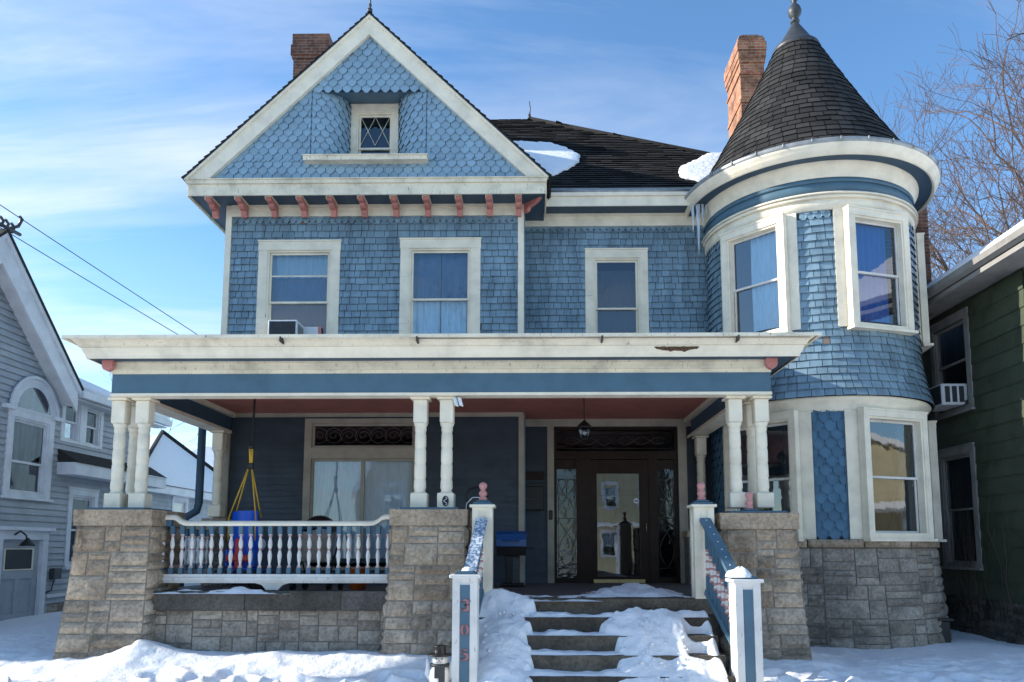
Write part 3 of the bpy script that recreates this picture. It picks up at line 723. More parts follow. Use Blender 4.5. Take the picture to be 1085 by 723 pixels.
# cone
CB, CZ0, CZ1, CR1 = 2.150, 8.403, 11.62, .41
def cone_fn(a, v, n):
    t = v; r = CB+(CR1-CB)*t+.05*math.sin(math.pi*t)*-1; z = CZ0+(CZ1-CZ0)*t
    sl = math.atan2(CZ1-CZ0, CB-CR1)
    r += n*math.sin(sl); z += n*math.cos(sl)
    return Vector((TX+r*math.sin(a), TY-r*math.cos(a), z))
mb = MB(); SL = math.hypot(CB-CR1, CZ1-CZ0); rows = int(SL/.15)
for k in range(rows):
    t0 = k/rows; t1 = min(1, (k+1.12)/rows); r = CB+(CR1-CB)*t0; cnt = max(8, int(2*math.pi*r/.24)); off = random.random()
    for j in range(cnt):
        a = 2*math.pi*(j+off)/cnt; b = 2*math.pi*(j+1+off)/cnt-.016/r; mb.cur = random.random(); q = random.uniform(-.0035, .0035); th = .020+random.uniform(-.002, .007)
        m_ = (a+b)/2
        i = [mb.V(*cone_fn(x, t0+q, th)) for x in (a, m_, b)]+[mb.V(*cone_fn(x, t1, .004)) for x in (b, m_, a)]
        mb.Fc(i[0], i[1], i[4], i[5]); mb.Fc(i[1], i[2], i[3], i[4])
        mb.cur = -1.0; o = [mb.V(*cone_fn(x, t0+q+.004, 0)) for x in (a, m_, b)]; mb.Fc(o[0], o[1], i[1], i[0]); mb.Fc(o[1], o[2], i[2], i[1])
mb.cur = .2; mb.smooth = True; mb.sheet(lambda p, q: cone_fn(2*math.pi*p, q, -.002), 72, 4); mb.smooth = False
tr_ = mb.build('turret_roof', M['roof'], H)
mb = MB(); mb.lathe([(.39, 11.50), (.45, 11.52), (.465, 11.58), (.44, 11.64), (.39, 11.68), (.33, 11.74), (.22, 11.93), (.13, 12.08), (.06, 12.20), (.04, 12.24)], TX, TY, 0, 32); mb.build('roof_collar', M['lead'], tr_)
mb = MB(); mb.lathe([(.04, 12.2), (.09, 12.222), (.09, 12.255), (.05, 12.277), (.07, 12.31), (.125, 12.399), (.135, 12.465), (.11, 12.543), (.05, 12.62), (.04, 12.665), (.07, 12.709), (.05, 12.775), (.02, 12.82), (.02, 12.997), (.005, 13.052)], TX, TY, 0, 20); mb.build('finial', M['lead'], tr_)
# upper turret windows
def tframe(a, z, r): 
    return frame((TX+r*math.sin(R(a)), TY-r*math.cos(R(a)), z), R(a))
for a in wang:
    for s in (-1, 1):
        tboards_up = MB(tfn())
        u0 = deg(a+s*HW); u1 = deg(a+s*(HW-5.6))
        lo, hi = min(u0, u1), max(u0, u1)
        tboards_up.sheet(lambda p, q: (lo+(hi-lo)*p, .035, 5.325+(ZW+.005-5.325)*q), 3, 1)
        for uu in (lo, hi): tboards_up.sheet(lambda p, q: (uu, .035*p, 5.325+(ZW-5.325)*q), 1, 1)
        tboards_up.sheet(lambda p, q: (lo+(hi-lo)*p, .035*q, 5.325), 3, 1)
        tboards_up.build('turret_trim', M['cream'], H)
cw = 2*TR*math.sin(R(HW-4.2))
for a, cu in zip(wang, ('curtain_teal', 'curtain_blue', 'curtain_blue')):
    window(H, tframe(a, 5.303, TR-.03), cw, ZW-5.303-.03, .115, rail=.5, curtain=cu, cover=(0, 1), proj=.10, depth=.04, gap=[(-.35, 1)] if a < 0 else [(-1, .72)], sashmat='white')
# ---- turret ground floor
mb = MB(); tprof(mb, [(TR+.11, ZFL+.0), (TR+.12, ZFL-.03), (TR+.10, ZFL-.06), (TR+.07, ZFL-.10), (TR+.05, ZFL-.13), (TR+.04, ZFL-.20), (TR+.03, ZFL-.24), (TR-.02, ZFL-.24)]); mb.build('turret_lower_cornice', M['cream'], H)
ZL1 = ZFL-.23; ZL0 = 1.78; wl = (-47.5, 21.0, 89.0); HL = 26.5
hl = [(deg(a-HL), deg(a+HL), ZL0, ZL1+.1) for a in wl]
edges = [-95]+[a+s*HL for a in wl for s in (-1, 1)]+[150]
for a, b in zip(edges[0::2], edges[1::2]):
    mb = MB(tfn()); shingles(mb, deg(a), deg(b), ZL0, ZL1, .15, .19, (), style='scallop'); mb.build('scallop_panel', M['fishscale'], H)
mb = MB(tfn()); tboard(mb, deg(-100), deg(175), 1.3, ZFL+.02, [(deg(a-HL+4), deg(a+HL-4), ZL0+.06, ZL1-.05) for a in wl]); mb.build('turret_sheathing', M['backing'], H)
for a in wl:
    for s in (-1, 1):
        mb = MB(tfn())
        u0 = deg(a+s*HL); u1 = deg(a+s*(HL-6.2)); lo, hi = min(u0, u1), max(u0, u1)
        mb.sheet(lambda p, q: (lo+(hi-lo)*p, .045, ZL0+(ZL1+.01-ZL0)*q), 3, 1)
        for uu in (lo, hi): mb.sheet(lambda p, q: (uu, .045*p, ZL0+(ZL1-ZL0)*q), 1, 1)
        mb.build('turret_trim', M['cream'], H)
cw = 2*TR*math.sin(R(HL-5.2))
for a in wl:
    window(H, tframe(a, ZL0+.01, TR-.04), cw, ZL1-ZL0-.02, .10, rail=.49, curtain='curtain_grey', cover=(0, 1), proj=.115, depth=.04, gap=[(-1, -.55), (.5, 1)], sashmat='white', botcase=.09)
# stone base
fnb = lambda u, n, z: Vector((TX+(TR+.06+n+.13*((1.65-z)/1.5))*math.sin(u/TR), TY-(TR+.06+n+.13*((1.65-z)/1.5))*math.cos(u/TR), z))
mb = MB(fnb); mo = MB(fnb); ashlar(mb, mo, deg(-100), deg(150), -.1, 1.64, .95, .34, bulge=.02, seed=4)
mb.build('turret_stone_base', M['stone_grey'], H); mo.build('turret_base_mortar', M['mortar_grey'], H)
mb = MB(); 
for k in range(-100, 150, 25):
    tring(mb, TR-.02, TR+.115, 1.645, 1.775, k+.3, k+24.7, 12)
mb.build('turret_water_table', M['stone'], H)
# ================================================================== PORCH
CZ = PZ(437.5, Y2)                                  # ceiling
BX0 = PX(119, YB, 400); BX1 = PX(816.5, YB, 400)
bb = PZ(416.5, YB, 460); bt = PZ(393.5, YB, 460)
YGut = 9.74; gz0 = PZ(357, YGut); 
YF = YGut+.08; fz0 = PZ(378, YF+.1); fz1 = PZ(370, YF)
# beam
mb = MB(); mb.box(BX0, BX1, YB, YB+.20, bb+.005, bt)
mb.build('porch_beam', M['blue'], H)
mb = MB(); mb.box(BX0, BX0+.28, YB+.201, Y2+.3, bb-.0, bt); mb.build('porch_beam', M['soffit'], H)
mb = MB(); mb.box(BX1-.28, BX1, YB+.201, Y3-.3, bb-.0, bt); mb.build('porch_beam', M['soffit'], H)
mb = MB(); mb.box(BX0-.01, BX1+.01, YB-.012, YB+.21, bb-.035, bb+.0045)
mb.box(BX0+.2801, BX0+.30, YB+.211, Y2-.01, bb-.032, bb+.02); mb.box(BX1-.30, BX1-.2801, YB+.211, Y3-.02, bb-.032, bb+.02)
mb.box(BX0-.01, BX0+.279, YB+.211, Y2-.01, bb-.03, bb-.001); mb.box(BX1-.279, BX1+.01, YB+.211, Y3-.3, bb-.03, bb-.001)
mb.box(BX0+.281, BX0+.36, YB+.202, Y2-.011, CZ-.08, CZ-.002); mb.box(BX1-.36, BX1-.281, YB+.202, Y3-.012, CZ-.08, CZ-.002)
mb.build('beam_trim', M['cream'], H)
# crown below the eaves
mb = MB()
mb.box(BX0-.005, BX1+.005, YB-.02, YB-.0005, bt-.03, bt+.02); mb.box(BX0-.02, BX1+.02, YB-.06, YB-.0006, bt+.0205, bt+.10); mb.box(BX0-.03, BX1+.03, YB-.09, YB-.0007, bt+.1005, bt+.145)
mb.build('porch_frieze', M['cream_old'], H)
OX0 = P(93, 378, YF+.1).x; OX1 = P(846, 376, YF+.1).x; sz = fz0+.01
mb = MB(); mb.box(OX0+.02, OX1-.02, YF+.10, Y3-.1, sz+.0, sz+.025); mb.build('porch_soffit', M['soffit'], H)
mb = MB()
# ogee crown fascia with mitred ends: profile offsets (out, z)
prof = [(.00, sz-.015), (.02, sz-.015), (.03, sz+.03), (.05, sz+.06), (.07, sz+.115), (.07, sz+.125)]
prof2 = [(.07, sz+.126), (.095, sz+.127), (.10, sz+.15), (.13, sz+.185), (.19, sz+.225), (.235, sz+.25), (.24, gz0-.01), (.24, gz0), (.20, gz0)]
def eave(mb, prof, yfront, x0, x1, yb):
    n = len(prof); rings = []
    for (o, z) in prof:
        rings.append([mb.V(x0-o, yb, z), mb.V(x0-o, yfront-o, z), mb.V(x1+o, yfront-o, z), mb.V(x1+o, yb, z)])
    for q in range(n-1):
        for k in range(3): mb.Fc(rings[q][k], rings[q][k+1], rings[q+1][k+1], rings[q+1][k])
YO = YF+.12
eave(mb, prof, YO, OX0, OX1, Y3-.1); mb.build('porch_fascia', M['cream'], H)
mb = MB(); eave(mb, prof2, YO, OX0, OX1, Y3-.1)
pg = mb.build('porch_gutter', M['cream_old'], H)
for q in (298, 442, 638, 782):     # rusty gutter joints
    x = PX(q, YGut, 362); mb = MB(); mb.box(x-.012, x+.012, YO-.245, YO-.10, sz+.15, gz0+.004); mb.build('gutter_joint', M['stone_dark'], pg)
# rotten patch in the fascia
def rot(mb):
    x0 = PX(694, YF, 374); x1 = PX(742, YF, 374); n = 22
    top = []; bot = []
    for k in range(n+1):
        x = x0+(x1-x0)*k/n; e = math.sin(math.pi*k/n)**.4
        top.append((x, sz+.105+.012*nz(k*.9, 3))); bot.append((x, sz+.105-.075*e*(.6+.5*abs(nz(k*.7, 9)))))
    mb.prism(bot+top[::-1], YO-.078, YO-.02)
mb = MB(); rot(mb); mb.build('rotten_patch', plain('rotten_wood', (.10, .055, .03), .95, nz=.8, scale=60, bump=.8), pg)
# red quarter-round blocks at the beam ends
for x in (BX0+.02, BX1-.03):
    mb = MB(lambda a, b, c: Vector((x+a, YB-.10-b, bt+.06+c))); mb.prism([(-.075, .10), (-.075, -.02), (-.05, -.06), (0, -.085), (.05, -.06), (.075, -.02), (.075, .10)], 0, .08); mb.build('corner_block', M['pink'], H)
# ceiling
mb = MB(); mb.box(BX0+.03, BX1-.03, YB+.1, Y3-.001, CZ, CZ+.02)
for k in range(30):
    y = YB+.34+k*.09
mb.build('porch_ceiling', M['ceiling'], H)
# porch roof deck
mb = MB(); i = [mb.V(OX0-.1, YO-.02, gz0-.02), mb.V(OX1+.1, YO-.02, gz0-.02), mb.V(OX1+.2, Y3+.1, 5.34), mb.V(OX0-.2, Y3+.1, 5.34)]; mb.Fc(*i)
i2 = [mb.V(OX0-.1, YO-.02, gz0-.07), mb.V(OX1+.1, YO-.02, gz0-.07), mb.V(OX1+.2, Y3+.1, 5.26), mb.V(OX0-.2, Y3+.1, 5.26)]; mb.Fc(*i2)
for k in range(4): mb.Fc(i[k], i[(k+1) % 4], i2[(k+1) % 4], i2[k])
mb.build('porch_roof', M['roof'], H)

# ---- columns
YC = YB+.20
def column(x, y, z0, z1, parent=H):
    mb = MB()
    h = z1-z0
    mb.bevbox(x-.115, x+.115, y-.115, y+.115, z0, z0+.21, .012)
    mb.bevbox(x-.095, x+.095, y-.095, y+.095, z1-.36, z1-.035, .012)
    mb.bevbox(x-.135, x+.135, y-.135, y+.135, z1-.034, z1-.001, .006)
    a = z0+.21; b = z1-.36; L = b-a
    pr = [(.095, a), (.080, a+.02), (.073, a+.04), (.082, a+.06), (.086, a+.08)]
    for k, t in enumerate((.2, .42, .64, .86)):
        z = a+L*t; r = .084-.006*t
        pr += [(r, z-.03), (r-.004, z-.02), (r-.006, z), (r-.004, z+.02), (r, z+.03)]
    pr += [(.082, b-.08), (.076, b-.06), (.088, b-.04), (.095, b-.02), (.10, b)]
    mb.lathe(pr, x, y, 0, 20)
    return mb.build('porch_column', M['cream'], parent)
ZP = 2.155   # pier top
cz1 = bb-.035
cols = [(PX(126, YC, 480), YC), (PX(151.5, YC, 480), YC), (PX(126, YC, 480), YC+.40), (PX(445.5, YC, 480), YC), (PX(473.5, YC, 480), YC), (PX(779, YC, 480), YC), (PX(807, YC, 480), YC), (PX(807, YC, 480), YC+.42)]
c0 = column(cols[0][0], cols[0][1], ZP+.03, cz1)
for (x, y) in cols[1:]: copy_part(c0, (x-cols[0][0], y-cols[0][1], 0))
# rear pilaster columns against the wall
copy_part(c0, (PX(231, Y2-.30, 500)-cols[0][0], Y2-.30-YC, .0)); copy_part(c0, (PX(743, Y3-.3, 500)-cols[0][0], Y3-.3-YC, .0))
# ---- stone piers
def pier(x0, x1, y0, y1, zt, zb, fl, seed, left=0, right=0, front=.16, pw=1.35):
    """x0..x1,y0..y1 top rectangle; bottoms widen by left/right/front"""
    capz = zt-.215; p = empty('stone_pier', ((x0+x1)/2, (y0+y1)/2, zb), parent=H)
    def sp(z):
        t = max(0, min(1.1, (capz-z)/(capz-zb))); k = t**pw; return left*k, right*k, front*k
    def front_fn(u, n, z):
        l, r, f = sp(z); t = u/(x1-x0); return Vector((x0-l+(x1-x0+l+r)*t, y0-f-n, z))
    def left_fn(u, n, z):
        l, r, f = sp(z); t = u/(y1-y0); return Vector((x0-l-n, y0-f+(y1-y0+f)*t, z))
    def right_fn(u, n, z):
        l, r, f = sp(z); t = u/(y1-y0); return Vector((x1+r+n, y0-f+(y1-y0+f)*t, z))
    def back_fn(u, n, z):
        l, r, f = sp(z); t = u/(x1-x0); return Vector((x0-l+(x1-x0+l+r)*t, y1+n, z))
    # lower courses greyer
    zsplit = zb+(capz-zb)*.42
    for nm, za, zc, mt, mm in (('upper', zsplit, capz, 'stone', 'mortar'), ('lower', zb-.25, zsplit, 'stone_mid', 'mortar')):
        mb = MB(); mo = MB()
        for k, (fn, w) in enumerate(((front_fn, x1-x0), (left_fn, y1-y0), (right_fn, y1-y0), (back_fn, x1-x0))):
            mb.fn = mo.fn = fn; ashlar(mb, mo, 0, w, za, zc, .85, .34, seed=seed+k*7+(nm == 'lower')*3, bulge=.04)
        mb.build('stonework', M[mt], p); mo.build('mortar', M[mm], p)
    mb = MB(); e = .03
    g = mb
    sm = []
    def slabfn(fnp, w, off):
        mb.fn = fnp
        mb.sheet(lambda a, b: (w*a, .02+.012*nz(a*6+seed, b*3, off)*(0 < b < 1)+.006*nz(a*22, b*9, off), capz+.215*b), 16, 4)
    X0, X1, Y0, Y1 = x0-e, x1+e, y0-e, y1+e
    slabfn(lambda u, n, z: Vector((x0-e+(x1-x0+2*e)*u/(x1-x0), y0-e-n+.02, z)), x1-x0, 1)
    slabfn(lambda u, n, z: Vector((x0-e-n+.02, y0-e+(y1-y0+2*e)*u/(y1-y0), z)), y1-y0, 2)
    slabfn(lambda u, n, z: Vector((x1+e+n-.02, y0-e+(y1-y0+2*e)*u/(y1-y0), z)), y1-y0, 3)
    slabfn(lambda u, n, z: Vector((x0-e+(x1-x0+2*e)*u/(x1-x0), y1+e+n-.02, z)), x1-x0, 4)
    mb.fn = None; mb.box(X0+.012, X1-.012, Y0+.012, Y1-.012, capz-.002, zt)
    mb.build('cap_stone', M['stone'], p)
    mb = MB(); mb.bevbox(x0+.10, x1-.10, y0+.02, y1-.1, zt+.0005, zt+.03, .006); mb.build('column_plinth', M['blue'], p)
    return p
YP0 = 10.12; YP1 = 11.02
pl = (PX(81.5, YP0, 548), PX(160, YP0, 548)); pm = (PX(415.5, YP0, 548), PX(493, YP0, 548)); pr_ = (PX(765, YP0, 548), PX(843.5, YP0, 548))
pier(pl[0], pl[1], YP0, YP1, ZP, .23, 0, 11, left=.13, right=.01, front=.10)
pier(pm[0], pm[1], YP0, YP1, ZP, .23, 0, 31, left=.09, right=.0, front=.10)
pier(pr_[0], pr_[1], YP0, YP1, ZP-.05, .12, 0, 56, left=.0, right=.10, front=.10)
# small rear piers under the wall columns
for (xa_, xb_, ya_, yb_, zt_) in ((PX(220, Y2-.3, 560), PX(243, Y2-.3, 560), Y2-.48, Y2-.06, ZP), (PX(727, Y3-.3, 560), PX(752, Y3-.3, 560), Y3-.5, Y3-.06, 1.95)):
    pp = empty('stone_pier', ((xa_+xb_)/2, ya_, DECK), parent=H); mb = MB(frame((0, ya_, 0))); mo = MB(frame((0, ya_, 0))); ashlar(mb, mo, xa_, xb_, DECK, zt_-.12, .4, .24, seed=int(xb_*9)); mo.fn = None; mo.box(xa_+.006, xb_-.006, ya_+.02, yb_, DECK, zt_-.12); mb.build('stonework', M['stone_grey'], pp); mo.build('mortar', M['mortar_grey'], pp)
    mb = MB(); mb.bevbox(xa_-.03, xb_+.03, ya_-.03, yb_+.0, zt_-.1195, zt_, .01); mb.build('cap_stone', M['stone'], pp)
# ---- stone wall between piers, coping, deck
wy = YP0+.22; wx0 = pl[1]+.02; wx1 = pm[0]-.02
fw_ = frame((0, wy, 0)); mb = MB(fw_); mo = MB(fw_); ashlar(mb, mo, wx0-.05, wx1+.08, 0, PZ(647, wy), .62, .30, bulge=.02, seed=79)
mb.build('porch_stone_wall', M['stone_grey'], H); mo.build('porch_wall_mortar', M['mortar_grey'], H)
zc0 = PZ(647, wy-.1); zc1 = PZ(627, wy-.1)
mb = MB(frame((0, wy-.10, 0)))
cuts = [wx0-.03, wx0+1.25, wx0+2.55, wx1+.03]
for a, b in zip(cuts, cuts[1:]):
    a += .004; b -= .004; mb.cur = random.random()
    mb.sheet(lambda p, q: (a+(b-a)*p, .008+.010*nz(a+p*9, q*4)*(0 < q < 1), zc0+(zc1-zc0)*q), 26, 4)
    mb.sheet(lambda p, q: (a+(b-a)*p, .008-.36*q, zc1-.002+.003*nz(a+p*9, q*5)), 20, 4)
    mb.sheet(lambda p, q: (a+(b-a)*p, .008-.2*q, zc0), 2, 1)
mb.build('porch_coping', M['stone_dark'], H)
sidef = frame((pl[0]-.02, 0, 0), -math.pi/2)
mb = MB(sidef); mo = MB(sidef); ashlar(mb, mo, -Y2-.1, -YP1+.02, 0, .95, .5, .24, bulge=.02, seed=5); mb.build('porch_stone_wall', M['stone_grey'], H); mo.build('porch_wall_mortar', M['mortar_grey'], H)
SX0 = PX(511, 10.2, 634); SX1 = PX(742, 10.2, 634)
mb = MB(); mb.box(pl[0]+.1, 3.6, YB+.35, Y3+.3, DECK-.05, DECK); mb.build('porch_deck', M['wood_floor'], H)
mb = MB(frame((0, 10.14, 0)))
a, b = pm[1]-.02, pr_[0]+.02
mb.sheet(lambda p, q: (a+(b-a)*p, .012*nz(p*30, q*4)*(0 < q < 1), DECK-.20+.20*q), 40, 4); mb.sheet(lambda p, q: (a+(b-a)*p, -.45*q, DECK+.003), 8, 3); mb.sheet(lambda p, q: (a+(b-a)*p, -.45*q-.01, DECK-.20), 2, 1)
mb.build('landing_slab', M['concrete'], H)
mb = MB(); mb.box(a, b, 10.22, 10.3, .1, DECK-.2); mb.build('landing_riser', M['stone_dark'], H)
for k in range(6):
    z = DECK-.20*(k+1)-.02; y = 10.14-.285*(k+1)
    mb = MB(frame((0, y, 0))); mb.cur = random.random(); e = .02*k
    mb.sheet(lambda p, q: (SX0-.05-e+(SX1-SX0+.1+2*e)*p, .012*nz(p*24+k*9, q*4)*(0 < q < 1), z-.20+.20*q), 40, 4)
    mb.sheet(lambda p, q: (SX0-.05-e+(SX1-SX0+.1+2*e)*p, -.33*q, z+.004*nz(p*20, q*5+k)), 20, 3)
    mb.build('stone_step', M['concrete'], H)

# ---- balustrade
def baluster_mesh(z0, z1, w=.058):
    mb = MB(); h = z1-z0
    mb.box(-w*.5, w*.5, -w*.5, w*.5, z0, z0+h*.13); mb.box(-w*.5, w*.5, -w*.5, w*.5, z1-h*.17, z1)
    bl = mb
    mw = MB(); a = z0+h*.13; b = z1-h*.17; L = b-a
    pr = [(.020, 0), (.028, .02), (.028, .05), (.015, .07), (.013, .10), (.020, .18), (.027, .30), (.030, .38), (.022, .47), (.014, .52), (.014, .56), (.024, .60), (.030, .68), (.026, .78), (.017, .87), (.013, .93), (.024, .96), (.024, 1)]
    mw.lathe([(r*1.08, a+t*L) for r, t in pr], 0, 0, 0, 10)
    rp = MB()
    for t in (.035, .54, .945): rp.lathe([(.019, a+(t-.018)*L), (.031 if t != .54 else .023, a+(t-.012)*L), (.031 if t != .54 else .023, a+(t+.012)*L), (.019, a+(t+.018)*L)], 0, 0, 0, 10)
    return bl, mw, rp
ry = YB+.26; rz1 = PZ(552.5, ry, 290); rzb = PZ(608.5, ry, 290)
bal = empty('balustrade', (PX(290, ry), ry, rzb-.12), parent=H)
hx0 = pl[1]-.02; hx1 = pm[0]+.02
mb = MB()
prf = [(-.065, -.035), (.065, -.035), (.07, -.005), (.055, .02), (.02, .035), (-.02, .035), (-.055, .02), (-.07, -.005)]
path = [(hx0, .085), (hx0+.16, .085), (hx0+.20, .075), (hx0+.26, .03), (hx0+.32, .005), (hx0+.38, 0), (hx1-.40, 0), (hx1-.34, .005), (hx1-.28, .035), (hx1-.22, .08), (hx1-.18, .09), (hx1, .09)]
rings = [[mb.V(x, ry+a, rz1-.03+dz+b) for a, b in prf] for x, dz in path]
for q in range(len(rings)-1):
    for k in range(8): mb.Fc(rings[q][k], rings[q][(k+1) % 8], rings[q+1][(k+1) % 8], rings[q+1][k])
mb.build('handrail', M['cream'], bal)
mb = MB(); mb.box(hx0, hx1, ry-.05, ry+.05, rzb-.045, rzb); mb.box(hx0, hx1, ry-.075, ry+.075, rzb-.085, rzb-.0455); mb.box(hx0, hx1, ry-.055, ry+.055, rzb-.12, rzb-.0855); mb.build('bottom_rail', M['white'], bal)
xm = PX(289, ry, 620)
mb = MB(); mb.prism([(xm-.24, rzb-.1205), (xm-.14, rzb-.15), (xm-.08, rzb-.22), (xm-.06, zc1+.005), (xm+.06, zc1+.005), (xm+.08, rzb-.22), (xm+.14, rzb-.15), (xm+.24, rzb-.1205)], ry-.03, ry+.03); mb.build('rail_foot', M['white'], bal)
bl, mw, rp = baluster_mesh(rzb, rz1-.065)
nb = 24; xs = [PX(172.3, ry, 580)+(PX(411, ry, 580)-PX(172.3, ry, 580))*k/(nb-1) for k in range(nb)]
def shift(mb, x, y, z=0):
    mb.v = [v+Vector((x, y, z)) for v in mb.v]; return mb
# each baluster: turned white spindle with square blue ends and pink beads in one mesh each (material slots)
def join3(parts, name, parent):
    o = None; mb = MB(); mats = []; idx = []
    for k, (p, m) in enumerate(parts):
        base = len(mb.v); mb.v += p.v; mb.f += [tuple(i+base for i in f) for f in p.f]; mb.r += p.r; mb.sm += p.sm; idx += [k]*len(p.f); mats.append(m)
    o = mb.build(name, M[mats[0]], parent)
    for m in mats[1:]: o.data.materials.append(M[m])
    o.data.polygons.foreach_set('material_index', idx)
    return o
for q in (bl, mw, rp): shift(q, xs[0], ry)
b0 = join3([(bl, 'blue'), (mw, 'white'), (rp, 'rose')], 'baluster', bal)
for x in xs[1:]: copy_part(b0, (x-xs[0], 0, 0))
# taller blue end posts under the raised rail
for x in (hx0+.09, hx1-.12):
    mb = MB(); mb.box(x-.035, x+.035, ry-.035, ry+.035, rz1-.07, rz1+.02); mb.build('rail_block', M['blue'], bal)
# side balustrade on the left end
sx = BX0+.22; bal2 = empty('balustrade', (sx, 12.2, rzb-.12), parent=H)
mb = MB(); mb.box(sx-.06, sx+.06, YP1-.02, Y2-.4, rz1-.065, rz1+.005); mb.build('handrail', M['cream'], bal2)
mb = MB(); mb.box(sx-.06, sx+.06, YP1-.02, Y2-.4, rzb-.10, rzb); mb.build('bottom_rail', M['white'], bal2)
for k in range(14): copy_part(b0, (sx-xs[0], YP1+.15+k*.16-ry, 0), parent=bal2)

# ---- ground floor front wall of the left bay
wx = (PX(321.5, Y2, 520), PX(446, Y2, 520)); wz = (1.30, PZ(443.5, Y2))
ftop = CZ-.075
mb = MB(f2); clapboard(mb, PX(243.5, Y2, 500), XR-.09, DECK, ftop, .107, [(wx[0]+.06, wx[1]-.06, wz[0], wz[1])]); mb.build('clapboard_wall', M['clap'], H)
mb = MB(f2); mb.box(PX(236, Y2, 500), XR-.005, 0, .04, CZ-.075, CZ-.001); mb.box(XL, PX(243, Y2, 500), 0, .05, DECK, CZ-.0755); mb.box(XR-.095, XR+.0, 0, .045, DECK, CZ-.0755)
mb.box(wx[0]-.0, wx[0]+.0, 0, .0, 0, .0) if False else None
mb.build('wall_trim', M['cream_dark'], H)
# big parlour window: transom over two panes
ft = frame(((wx[0]+wx[1])/2, Y2, 0)); hw = (wx[1]-wx[0])/2; zz = PZ(480, Y2)
mb = MB(ft)
for s in (-1, 1): mb.box(min(s*hw, s*(hw-.13)), max(s*hw, s*(hw-.13)), -.02, .04, wz[0], wz[1]-.09)
mb.box(-hw, hw, -.02, .042, wz[1]-.0895, wz[1]); mb.box(-hw+.131, hw-.131, -.02, .038, PZ(486, Y2), PZ(474, Y2)); mb.box(-hw-.03, hw+.03, -.02, .08, wz[0]-.06, wz[0]-.0005)
mb.box(-hw+.131, hw-.131, -.06, .0, wz[0], wz[0]+.07)
tz0, tz1 = PZ(473.5, Y2), wz[1]-.0897
for (c, d, s) in ((tz0, tz1, .045), (wz[0]+.0705, PZ(486.2, Y2), .04)):
    mb.box(-hw+.1305, -hw+.13+s, -.05, -.005, c, d); mb.box(hw-.13-s, hw-.1305, -.05, -.005, c, d); mb.box(-hw+.131+s, hw-.131-s, -.05, -.005, d-s, d-.0004); mb.box(-hw+.131+s, hw-.131-s, -.05, -.005, c+.0003, c+s*.6)
mb.box(-.035, .035, -.05, .0, wz[0]+.1, PZ(486.2, Y2)-.041)
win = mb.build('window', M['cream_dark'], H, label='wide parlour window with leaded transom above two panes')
mb = MB(ft)
for (a, b, c, d) in ((-hw+.16, hw-.16, tz0+.01, tz1-.03),):
    i = [mb.V(a, -.04, c), mb.V(b, -.04, c), mb.V(b, -.04, d), mb.V(a, -.04, d)]; mb.Fc(*i)
tp = mb.build('transom_pane', M['glass_lead'], win)
mb = MB(ft)
for (a, b) in ((-hw+.16, -.03), (.03, hw-.16)):
    i = [mb.V(a, -.035, wz[0]+.08), mb.V(b, -.035, wz[0]+.08), mb.V(b, -.035, PZ(488, Y2)), mb.V(a, -.035, PZ(488, Y2))]; mb.Fc(*i)
mb.build('pane', M['glass'], win)
mb = MB(ft); zc = (tz0+tz1)/2; hh = (tz1-tz0)/2-.04
def scroll(mb, x, z, r, n, turns=1.2, ph=0, s=1): mb.tube([(x+s*r*(1-k/n*.75)*math.cos(ph+k/n*turns*6.28), n_, z+r*.8*(1-k/n*.75)*math.sin(ph+k/n*turns*6.28)) for k in range(n)], .006, 4)
n_ = -.03
for k in range(7):
    x = -hw+.25+k*(2*hw-.5)/6; mb.tube([(x+hh*.9*math.cos(t/12*6.28), -.03, zc+hh*.8*math.sin(t/12*6.28)) for t in range(13)], .006, 4)
    scroll(mb, x, zc, hh*.6, 14, s=1 if k % 2 else -1)
mb.tube([(-hw+.17, -.03, zc+hh), (hw-.17, -.03, zc+hh)], .006, 4); mb.tube([(-hw+.17, -.03, zc-hh), (hw-.17, -.03, zc-hh)], .006, 4)
mb.build('leading', M['leadline'], tp)
for (a, b) in ((-hw+.14, .0), (.01, hw-.14)):
    mb = MB(ft); mb.smooth = True; mb.sheet(lambda p, q: (a+(b-a)*p, -.13+.02*math.sin(p*30+2*math.sin(3*q))+.012*nz(p*5, q*3, a), wz[0]+.02+(PZ(486, Y2)-wz[0]-.02)*q), 60, 6); mb.build('curtain', M['curtain'], win)
# ---- entry wall
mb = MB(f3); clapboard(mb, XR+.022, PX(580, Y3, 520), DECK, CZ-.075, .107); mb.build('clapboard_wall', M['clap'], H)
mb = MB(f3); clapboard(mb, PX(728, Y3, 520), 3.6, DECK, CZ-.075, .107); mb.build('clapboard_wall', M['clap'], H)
mb = MB(f3); d0 = PX(580, Y3, 520); d1 = PX(728, Y3, 520); dt = PZ(445, Y3)
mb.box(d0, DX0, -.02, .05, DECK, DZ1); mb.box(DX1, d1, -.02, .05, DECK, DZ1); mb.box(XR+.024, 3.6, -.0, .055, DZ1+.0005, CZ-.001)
mb.build('door_trim', M['cream_dark'], H)
